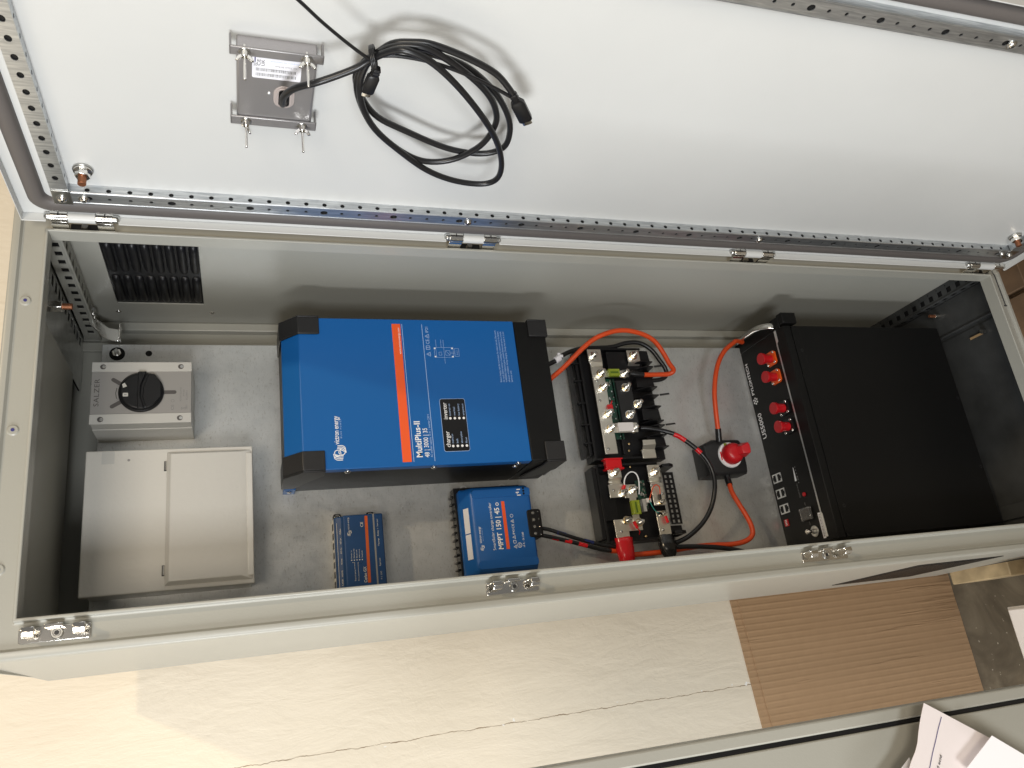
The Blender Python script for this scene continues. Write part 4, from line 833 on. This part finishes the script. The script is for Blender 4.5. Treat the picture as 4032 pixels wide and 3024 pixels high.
b = MB(m='tape_red'); b.tube([(109, 274, 709), (96, 274, 706)], 3, sub=1, n=10); b.obj('red_terminal', t2)
b = MB(m='cable_orange'); b.tube([(143, 281, 733), (155, 274, 730), (166, 271, 725), (170, 270, 718), (165, 272, 711), (152, 276, 710)], 1, n=8); b.obj('orange_wire', t2, ang=80)
b = MB(m='teal_wire'); b.tube([(143, 281, 733), (130, 276, 732), (120, 275, 727), (114, 275, 719)], 1, n=8); b.tube([(152, 276, 711), (142, 276, 711.5)], 2.6, 'black_plastic', sub=1, n=8); b.tube([(116, 275, 722), (114, 275, 714)], 2.6, 'black_plastic', sub=1, n=8); b.obj('teal_wire', t2, ang=80)
b = MB(m='tape_red'); b.box((207, 272, 782), (227, 284, 816)); b.box((205, 270, 779), (209, 286, 819)); b.box((224.5, 270, 779), (228, 286, 819)); b.obj('red_joint_cover', t2, bevel=1.5)
b = MB(m='tape_red'); rs = []
for i, (x_, a_, c_) in enumerate(((76, 17, 7), (74, 19, 10), (66, 17.5, 9), (56, 18, 11), (44, 17, 12), (34, 15, 11), (26, 12, 8))):
    rs.append([(x_+math.sin(j*1.7+i)*.9, 281+c_*math.sin(j*math.pi/6)*(1+.08*math.sin(j*2.3+i*1.3)), 802+a_*math.cos(j*math.pi/6)*(1+.06*math.cos(j*3.1+i*2))) for j in range(12)])
b.rings(rs); b.obj('red_tape_wrap', t2, ang=60)
b = MB(m='tape_black'); rs = []
for i, (x_, a_, c_) in enumerate(((75, 15, 6), (66, 17, 9), (58, 18, 12), (50, 17, 13), (42, 16, 12), (34, 12, 8))):
    rs.append([(x_+math.sin(j*2.1+i)*1.1, 284+c_*math.sin(j*math.pi/6)*(1+.12*math.sin(j*2.7+i*1.7)), 710+a_*math.cos(j*math.pi/6)*(1+.1*math.cos(j*2.9+i*2))) for j in range(12)])
b.rings(rs); b.obj('black_tape_wrap', t2, ang=60)

# ------------------------------------------------------------------ battery switch
t_ = thing('battery_switch', 'black square battery switch with a red dome knob beside the battery', 'battery switch', (223, 325, 490))
b = MB(m='dark_plastic'); R_ = lambda y, g: [(x, y, z) for x, z in ((186+g, 492+g), (198+g, 490+g), (248-g, 489+g), (259-g, 496+g), (261-g, 560-g), (250-g, 588-g), (186+g, 588-g), (184+g, 560))]
b.rings([R_(324.8, 0), R_(290, 0), R_(283, 3), R_(281, 6)]); b.obj('body', t_, bevel=1)
b = MB(m='print_white'); b.cyl((225, 281, 530), (225, 277, 530), 27, n=40, r2=26); b.box((214, 276.8, 551), (232, 277.2, 554), 'tape_red'); b.box((244, 276.7, 534), (249.5, 277.2, 541), 'fuse_green'); b.obj('dial_ring', t_, bevel=.5)
b = MB(m='red_plastic'); rs = []
for y_, r_ in ((277, 22), (266, 21.5), (260, 20), (256, 16.5), (253, 11)): rs.append([(225+r_*math.cos(i*math.pi/16), y_, 530+r_*math.sin(i*math.pi/16)) for i in range(32)])
b.rings(rs); b.hull([(214, 262, 506), (221, 262, 503), (237, 262, 503), (245, 262, 508), (236, 262, 536), (216, 262, 534)], [(217, 238, 509), (223, 238, 507), (234, 238, 507), (240, 238, 510), (233, 243, 524), (219, 243, 523)])
b.obj('knob', t_, bevel=2, seg=3, ang=45)
for x_, z_ in ((195, 500), (250, 500), (196, 578), (247, 580)): b = MB(m='black_plastic'); b.disc(FY(283), x_, z_, 3.2, .3); b.obj('fixing_screw', t_)

# ------------------------------------------------------------------ rack battery
t_ = thing('battery', 'big black rack battery stood at the cabinet bottom, four red caps on its front', 'battery', (247, 250, -11))
BX0, BX1, BY0, BY1, BZ0, BZ1 = 26, 468, 169.8, 322, -11, 409.2
b = MB(m='black_coat'); b.box((BX0, BY0, BZ0), (BX1, BY1, 388)); b.obj('case', t_, bevel=1.2)
b = MB(m='black_coat'); b.box((BX0, BY0+.6, 391), (BX1, BY1+14, BZ1)); b.obj('front_panel', t_, bevel=1)
b = MB(m='black_coat'); b.box((BX0+8, BY0-.7, 372), (BX1-6, BY0+.1, 391)); b.obj('cover_flange', t_, bevel=.3)
F = FZ(BZ1)
b = MB(m='print_grey'); 
b.poly(F, [(34, 197), (78, 197), (82, 199.5), (440, 199.5), (444, 195), (468, 195), (468, 201.5), (439, 201.8), (436, 202.5), (34, 202.5)], .6, 'solder'); b.poly(F, [(82, 200.7), (436, 200.7), (436, 201.1), (82, 201.1)], .75, 'print_black')
b.obj('silver_strip', t_)
b = MB(m='print_white')
b.text(F, 'US5000', 265, 305.5, 13, 'print_white', .3, width=57, bold=.6); b.text(F, 'PYLONTECH', 366, 311, 9, 'print_white', .3, width=73, bold=1)
for i in range(7): 
    r_ = 0 if i == 0 else 6; a_ = i*math.pi/3; b.disc(F, 352+r_*math.cos(a_), 313+r_*math.sin(a_), 2.1, .3, 'print_white', n=8)
b.poly(F, [(184, 247.5), (184, 248.5), (156, 252), (156, 246.5)], .3, 'print_white'); b.text(F, 'SOC', 157, 240, 3, 'print_grey', .3); b.text(F, 'ALM RUN', 130, 247, 3.4, 'print_grey', .3, width=20); b.text(F, 'SW', 121, 246, 4.5, 'print_grey', .3, width=9)
b.text(F, 'ON', 103, 238, 3, 'print_grey', .3); b.text(F, 'OFF', 64, 238, 3, 'print_grey', .3)
for i in range(6): b.disc(F, 151+i*6.5, 242, 1.1, .35, 'print_grey', n=8)
b.obj('lettering', t_)
def power_socket(x, y, frame):
    k = MB(m='red_plastic')
    fr = [(x-15, y-11), (x-11, y-16), (x+11, y-16), (x+15, y-11), (x+15, y+11), (x+11, y+15), (x-11, y+15), (x-15, y+11)]; k.poly(F, fr, 4, frame)
    for a_, c_ in ((-11, -11), (11, -11), (-11, 11), (11, 11)): k.dome(F(x+a_, y+c_, 4), (0, 0, 1), 3.1, 2.2, 'bright_steel')
    rs = []
    for z_, r_ in ((3, 9.3), (10, 9.3), (17, 9.8), (21, 11.2), (23, 12.2), (29, 12.6)): rs.append([F(x+r_*math.cos(i*math.pi/12), y+r_*math.sin(i*math.pi/12), z_) for i in range(24)])
    k.rings(rs); k.obj('capped_socket', t_, bevel=.4, ang=50)
power_socket(417, 228, 'orange_plastic'); power_socket(376, 228, 'orange_plastic'); power_socket(306, 227, 'black_plastic'); power_socket(266, 227, 'black_plastic')
for x_ in (176, 143.2, 110.4):
    k = MB(m='steel'); k.box((x_-9.5, 290, BZ1), (x_+9.5, 318, BZ1+1.2), 'solder')
    k.box((x_-7, 293, BZ1+1.2), (x_+7, 301, BZ1+1.5), 'black_and_shade'); k.box((x_-7, 307, BZ1+1.2), (x_+7, 315, BZ1+1.5), 'black_and_shade'); k.box((x_-3.4, 290.5, BZ1+1.2), (x_+3.4, 294, BZ1+1.45), 'black_and_shade'); k.box((x_-3.4, 314, BZ1+1.2), (x_+3.4, 317, BZ1+1.45), 'black_and_shade'); k.obj('network_socket', t_)
b = MB(m='red_plastic'); b.box((75, 302, BZ1), (89, 314, BZ1+2)); 
for i in range(4): b.box((77+i*3, 305, BZ1+2), (78.6+i*3, 310, BZ1+2.6), 'print_white')
b.obj('dip_switch', t_)
b = MB(m='red_plastic'); b.cyl(F(125, 234, 0), F(125, 234, 2.5), 4.2); b.obj('reset_button', t_, bevel=.4)
b = MB(m='clear_wrap'); b.box((73, 224, BZ1+.1), (99, 253, BZ1+9)); b.obj('switch_hood', t_, bevel=2)
b = MB(m='black_plastic'); b.box((76, 227, BZ1+.2), (96, 250, BZ1+5)); b.obj('power_switch', t_, bevel=1)
b = MB(m='steel'); b.cyl(F(50, 230, 0), F(50, 230, 2), 11, n=28); b.cyl(F(50, 230, 2), F(50, 230, 9), 5, n=6); b.cyl(F(50, 230, 9), F(50, 230, 22), 3.3, 'bright_steel'); b.cyl(F(50, 230, 16), F(50, 230, 20), 4.8, 'bright_steel', 20); b.obj('earth_terminal', t_, bevel=.4)
b = MB(m='label_white'); b.box((32, 203.5, BZ1+.2), (82, 210.5, BZ1+.7)); x_ = 35
while x_ < 78: w_ = random.choice((.5, .9, 1.4)); b.box((x_, 204.5, BZ1+.7), (x_+w_, 208.5, BZ1+.8), 'print_grey'); x_ += w_+random.choice((.6, 1.1))
b.obj('barcode_label', t_)
b = MB(m='steel'); b.box((26, 338, 408.7), (94, 345, 410.6)); b.box((26, 340.6, 410.6), (94, 341.1, 410.9), 'print_black'); b.obj('rack_bracket', t_, bevel=.3)
b = MB(m='black_coat'); b.box((468.2, 181, 380), (492, 184, 409)); b.box((468.2, 181, 404), (494, 340, 409.5)); b.box((474, 168, 372), (498, 186, 408)); b.obj('rack_ear', t_, bevel=2)
b = MB(m='bright_steel'); rs = []
hp = [Vector(p) for p in ((498, 334, 408), (494, 322, 416), (491, 300, 424), (489, 262, 430), (487, 232, 431), (485, 216, 427), (482, 204, 418), (480, 200, 409))]
for i, p in enumerate(hp):
    d = (hp[min(i+1, 7)]-hp[max(i-1, 0)]).normalized(); u = Vector((.85, 0, -.5)); u = (u-d*u.dot(d)).normalized()*7; v = d.cross(u).normalized()*2.6
    rs.append([tuple(p+u*a+v*c) for a, c in ((-1, -.6), (-.8, -1), (.8, -1), (1, -.6), (1, .6), (.8, 1), (-.8, 1), (-1, .6))])
b.rings(rs)
b.obj('handle', t_, ang=60)
for x_, z_ in ((412, 378), (86, 378), (146, -2), (300, -2)): b = MB(); b.ring(FY(BY0-.7), x_, z_, 3.4, 1.1, .3, 'dark_plastic'); b.obj('cover_screw', t_)

# ------------------------------------------------------------------ cables
def cable(name, label, segs, cat='cable'):
    """segs: list of (partname, material, radius, pts); one top-level thing"""
    p0 = segs[0][3][0]; t = thing(name, label, cat, p0)
    for nm, mt, r, pts in segs:
        k = MB(m=mt); k.tube(pts, r, n=14, sub=6 if len(pts) > 2 else 1); k.obj(nm, t, ang=80)
    return t
A = [(366, 262, 950), (382.9, 262.0, 914.1), (389.5, 262.0, 907.5), (406.8, 255.0, 883.8), (425.3, 245.0, 862.0), (444.0, 235.0, 840.0), (459.5, 228.0, 817.2), (468.7, 222.0, 792.5), (474.7, 220.0, 764.0), (473.6, 220.0, 735.5), (466.9, 225.0, 702.9), (455.5, 232.0, 679.5), (436.5, 240.0, 662.0), (415.7, 250.0, 646.1), (404.6, 258.0, 634.1), (399.1, 265.0, 641.0), (398.6, 268.0, 665.1), (398.3, 268.0, 702.3)]
cable('power_cable', 'orange cable arching from under the inverter to the green fuse', [('sheath', 'cable_orange', 4.9, A), ('sleeve', 'cable_black', 6.2, [(398.3, 268, 700), (399.7, 269, 713), (403, 271, 728)])])
B = [(408, 275, 950), (420.7, 275.0, 912.6), (428.6, 275.0, 893.2), (434.3, 272.0, 882.0), (446.0, 275.0, 865.1), (456.4, 280.0, 842), (465, 288.0, 813.4), (469.1, 290.0, 750.8), (476.0, 285.0, 718.0), (474.6, 280.0, 688.2), (459.6, 280.0, 663.5), (435.2, 280.0, 648.3), (417.9, 282.0, 637.9), (404.2, 286.0, 636), (396, 290.0, 650), (394, 294.0, 690)]
tb = cable('power_cable', 'black cable with a white flag clip curving behind the upper busbar module', [('sheath', 'cable_black', 4.6, B)])
k = MB(m='label_white'); k.tube([(431.5, 273.5, 888), (438, 272.6, 877)], 7.0, sub=1, n=14); k.box((438, 269, 876), (447, 270, 882)); k.box((436, 266, 872), (442, 267, 879)); k.obj('flag_clip', tb, bevel=.8)
C1 = [(287, 274, 726), (284.5, 270.0, 710.2), (276.4, 265.0, 680.7), (263.3, 258.0, 655.8), (233.2, 250.0, 625.7), (207, 250.0, 606), (179.1, 252.0, 597.8), (150.8, 255.0, 600.1), (118.1, 262.0, 611.3), (90.6, 270.0, 631.8), (70.1, 278.0, 659.6), (61.0, 285.0, 680.6), (57, 286, 700)]
cable('power_cable', 'black cable with two red bands looping in front of the metal plate', [('sheath', 'cable_black', 4.6, C1), ('red_band', 'tape_red', 4.9, [(267.5, 260, 663), (262, 257.5, 654), (252, 254.5, 643)]), ('red_band', 'tape_red', 4.9, [(233, 250, 625.5), (224, 249.2, 617.5)])])
Dd = [(483, 290, 425), (477.3, 272.0, 454.0), (470.9, 268.0, 466), (451.9, 262.0, 494.9), (427.2, 258.0, 518.0), (394.7, 255.0, 536.8), (352.2, 255.0, 550.7), (312.8, 262.0, 552.7), (277.2, 270.0, 551.6)]
cable('power_cable', 'straight orange cable from the battery corner down to the red knob switch', [('sheath', 'cable_orange', 5.0, Dd), ('sleeve', 'cable_black', 6.4, [(279, 269, 551.6), (255, 279, 549)])])
E_ = [(165.6, 285.0, 542.9), (147.0, 278.0, 546.0), (123.9, 270.0, 542.7), (97.9, 268.0, 532.7), (76, 268.0, 526), (58.7, 270.0, 527.0), (48.3, 274.0, 542.7), (45.3, 280.0, 571.0), (48.2, 288.0, 612.4), (47.9, 291.0, 660.2), (44.8, 296.0, 710.8), (44.7, 298.0, 776.7), (47, 300.0, 800)]
cable('power_cable', 'orange cable bending from the red knob switch back under the black tape', [('sheath', 'cable_orange', 5.0, E_), ('sleeve', 'cable_black', 6.4, [(190, 293, 539), (178, 291, 540.3), (164, 285, 543)])])
cable('control_cable', 'black and blue banded lead from the charge controller, upper of the pair', [('sheath', 'cable_black', 3.6, [(108.1, 290.0, 972), (103.2, 287.0, 948.9), (93.6, 284.0, 926), (80.5, 284.0, 892), (69, 286.0, 855), (61.5, 288.0, 822), (55.6, 289.0, 790)]), ('blue_band', 'blue_band', 3.8, [(96, 284.6, 932), (90, 284, 916)]), ('blue_band', 'blue_band', 3.8, [(77, 284.6, 881), (71.5, 285.5, 863)])])
cable('control_cable', 'black and red banded lead from the charge controller, lower of the pair', [('sheath', 'cable_black', 3.8, [(96.8, 290.0, 973), (88.4, 286.0, 945), (78.8, 285.0, 914), (68.5, 286.0, 880), (57.2, 288.0, 843), (53, 289.0, 816.5)]), ('red_band', 'tape_red', 4.0, [(87.5, 286, 942), (83.5, 285.6, 930)]), ('red_band', 'tape_red', 4.0, [(80, 285.2, 919), (76.5, 285.2, 906)]), ('red_band', 'tape_red', 4.0, [(72.5, 285.5, 893), (67, 286.2, 876)]), ('red_sleeve', 'cable_orange', 4.5, [(54.5, 288.8, 828), (52, 289.4, 808)])])
cable('power_cable', 'black cable leaving the black tape and passing behind the cabinet rim', [('sheath', 'cable_black', 4.6, [(50.8, 288.0, 697), (48.9, 286.0, 658.7), (43.8, 282.0, 616.0), (37.7, 278.0, 584.8), (31.0, 274.0, 561.4), (20, 270.0, 530), (8, 275, 505)])])

# ------------------------------------------------------------------ around the cabinet
# pallet under the cabinet
t_ = thing('wooden_pallet', 'wooden pallet the grey cabinet stands on', 'pallet', (255, 250, -182))
for i in range(6):
    k = MB(m='old_wood'); x_ = -44+i*103; k.box((x_, -34, -61), (x_+92, 392, -39.2)); k.obj('deck_board', t_, bevel=1.5)
for x_ in (-42, 210, 470):
    for y_ in (-20, 120):
        k = MB(m='old_wood'); k.box((x_, y_, -160), (x_+88, y_+80, -61.2)); k.obj('block', t_, bevel=1.5)
    k = MB(m='old_wood'); k.box((x_, -34, -181.5), (x_+88, 388, -160.2)); k.obj('runner', t_, bevel=1.5)
k = MB(m='pale_wood'); k.box((-78, 232, -160), (10, 386, -61.2)); k.obj('block', t_, bevel=2, label='pale chipboard corner block')
# cardboard sheets leaning on the wall
def sheet(name, label, x0, x1, z1, y_top, y_bot, th, dz, group):
    k = MB(m='cardboard'); nx, nz = 34, 40; vs = []; fs = []
    for side in (0, 1):
        for j in range(nz+1):
            for i in range(nx+1):
                u, v = i/nx, j/nz; z = -181+(z1+181)*v+(0 if v < 1 else dz*u)
                y = y_bot+(y_top-y_bot)*v**.9+.6*math.sin(u*9+v*3)*(1-v*.5)+.3*math.sin(u*31)
                vs.append((x0+(x1-x0)*u+(v*5 if u == 1 else 0), y+side*th, z))
    n1 = (nx+1)*(nz+1); ix = lambda s_, i, j: s_*n1+j*(nx+1)+i
    for j in range(nz):
        for i in range(nx): fs.append((ix(0, i, j), ix(0, i+1, j), ix(0, i+1, j+1), ix(0, i, j+1))); fs.append((ix(1, i, j), ix(1, i, j+1), ix(1, i+1, j+1), ix(1, i+1, j)))
    for i in range(nx): fs.append((ix(0, i, nz), ix(0, i+1, nz), ix(1, i+1, nz), ix(1, i, nz))); fs.append((ix(0, i, 0), ix(1, i, 0), ix(1, i+1, 0), ix(0, i+1, 0)))
    for j in range(nz): fs.append((ix(0, 0, j), ix(0, 0, j+1), ix(1, 0, j+1), ix(1, 0, j))); fs.append((ix(0, nx, j), ix(1, nx, j), ix(1, nx, j+1), ix(0, nx, j+1)))
    k.add(vs, fs); o = k.obj(name, ang=50); return tag(o, label, 'cardboard', group)
sheet('cardboard_sheet', 'front brown corrugated cardboard sheet leaning on the cream wall', -480, -40, 401, 511, 503, 3.2, 30, 'cardboard sheets leaning on the wall')
sheet('cardboard_sheet', 'back cardboard sheet, only its ragged top edge showing above the front one', -490, -36, 424, 515.5, 509, 3.2, 24, 'cardboard sheets leaning on the wall')
# grey steel door panel standing free in front of the wall, left of the cabinet
t_ = thing('grey_door_panel', 'pale grey steel door panel with a black rubber seal, nearest the lower photo edge', 'door panel', (-380, -340, -182))
tz = lambda z: (z-943)*.0112
vz = (-182, 1292)
def slab(x_off0, x_off1, y0_, y1_, mt, name, bev=1):
    q = MB(m=mt); q.hull([(x_off0+tz(vz[0]), y0_, vz[0]), (x_off1+tz(vz[0]), y0_, vz[0]), (x_off1+tz(vz[0]), y1_, vz[0]), (x_off0+tz(vz[0]), y1_, vz[0])], [(x_off0+tz(vz[1]), y0_, vz[1]), (x_off1+tz(vz[1]), y0_, vz[1]), (x_off1+tz(vz[1]), y1_, vz[1]), (x_off0+tz(vz[1]), y1_, vz[1])]); return q.obj(name, t_, bevel=bev)
slab(-220.9, -208.5, -351, -335, 'grey_powder_coat', 'rim', 2.0); slab(-225.2, -221.1, -349.4, -340, 'black_plastic', 'rubber_seal', .8); slab(-540, -225.3, -351, -339, 'grey_powder_coat', 'inner_panel', 1.5)
# loose sheets of paper standing in front of that panel
def paper(label, pts, y, m='paper_white', curl=0):
    k = MB(m=m); k.hull([(x, y+curl*math.sin((x+z)*.02), z) for x, z in pts], [(x, y+.4+curl*math.sin((x+z)*.02), z) for x, z in pts]); return tag(k.obj('paper_sheet'), label, 'paper', 'papers at the lower right corner')
o = paper('lilac-grey paper sheet with a blue pen line and black print', [(-206.7, 838.2), (-214.0, 843.6), (-221.4, 848.6), (-230.7, 854.3), (-240.6, 859.6), (-247.4, 865.0), (-254.2, 872.3), (-259.8, 877.2), (-352.9, 959.2), (-413.1, 865.7), (-326.2, 641.9)], -377.5, 'paper_pink')
k = MB(m='print_navy'); F = FY(-377.7); k.stroke(F, [(-222.0, 821.8), (-231.4, 829.6), (-241.4, 837.1), (-251.4, 845.0), (-263.5, 853.5), (-279.5, 867.0)], .75, .2, 'print_navy')
ux, uz = .78, -.63; FT2 = lambda x, y, z=0: (-264.9+x*ux+y*-uz, -377.8-z, 844.6+x*uz+y*ux)
k.text(FT2, 'Lead acid', -9, -2, 3.0, 'print_black', .1, width=22, bold=1); pp = k.obj('printed_text', o)
paper('bright white sheet lying over the lilac one at the photo corner', [(-244.7, 780.1), (-267.8, 745.8), (-352.9, 618.5), (-386.3, 712.0), (-267.4, 823.0)], -392)
paper('small cream paper corner peeking out above the lilac sheet', [(-252.4, 868.0), (-259.7, 880.5), (-306.2, 952.5), (-346.3, 919.1), (-269.4, 865.7)], -371, 'label_white')
# white plastic bin on the floor
t_ = thing('plastic_bin', 'pale plastic bin with a rolled rim on the concrete floor', 'bin', (-230, 60, -182))
k = MB(m='white_plastic'); bx0, bx1, by0, by1 = -330, -143, -60, 158
def ringr(g, z): return [(bx0+g, by0+g, z), (bx1-g, by0+g, z), (bx1-g, by1-g, z), (bx0+g, by1-g, z)]
k.rings([ringr(22, -181.5), ringr(2, 52), ringr(4, 52), ringr(24, -178)], caps=False); k.hull(ringr(22, -181.5), ringr(24, -179)); k.obj('tub', t_, bevel=2); k = MB(m='white_plastic'); k.hull(ringr(-3, 60.2), ringr(0, 66)); k.obj('lid', t_, bevel=2)
k = MB(m='white_plastic'); k.rings([ringr(2, 50), ringr(-5, 50), ringr(-5, 60), ringr(5, 60)], caps=False); k.obj('rim', t_, bevel=1.5)
# plastic wrapped bundle beyond the door
t_ = thing('wrapped_bundle', 'shiny clear plastic wrapped bundle beyond the top right door edge', 'wrapped bundle', (1180, -60, -182))
bm = bmesh.new(); bmesh.ops.create_grid(bm, x_segments=46, y_segments=46, size=.34)
rn = random.Random(5)
for v in bm.verts: v.co.z = .10+.035*math.sin(v.co.x*37+v.co.y*22)+.03*math.sin(v.co.y*61-v.co.x*15)+rn.uniform(-.012, .012); 
bmesh.ops.solidify(bm, geom=bm.faces[:], thickness=.006)
me = bpy.data.meshes.new('film'); bm.to_mesh(me); bm.free(); me.materials.append(MATS['clear_wrap']); o = bpy.data.objects.new('plastic_film', me); COL.objects.link(o); o.parent = t_
k = MB(m='old_wood'); k.box((900, -330, -181.5), (1480, 220, -120)); k.obj('board', t_, bevel=2)
k = MB(m='black_plastic'); k.tube([(1000, -300, -60), (1060, -180, -50), (1150, -60, -55), (1240, 60, -60)], 9); k.tube([(1040, -320, -60), (1110, -160, -50), (1190, -80, -50), (1210, 40, -60)], 7, 'white_plastic'); k.obj('strap', t_, ang=80)
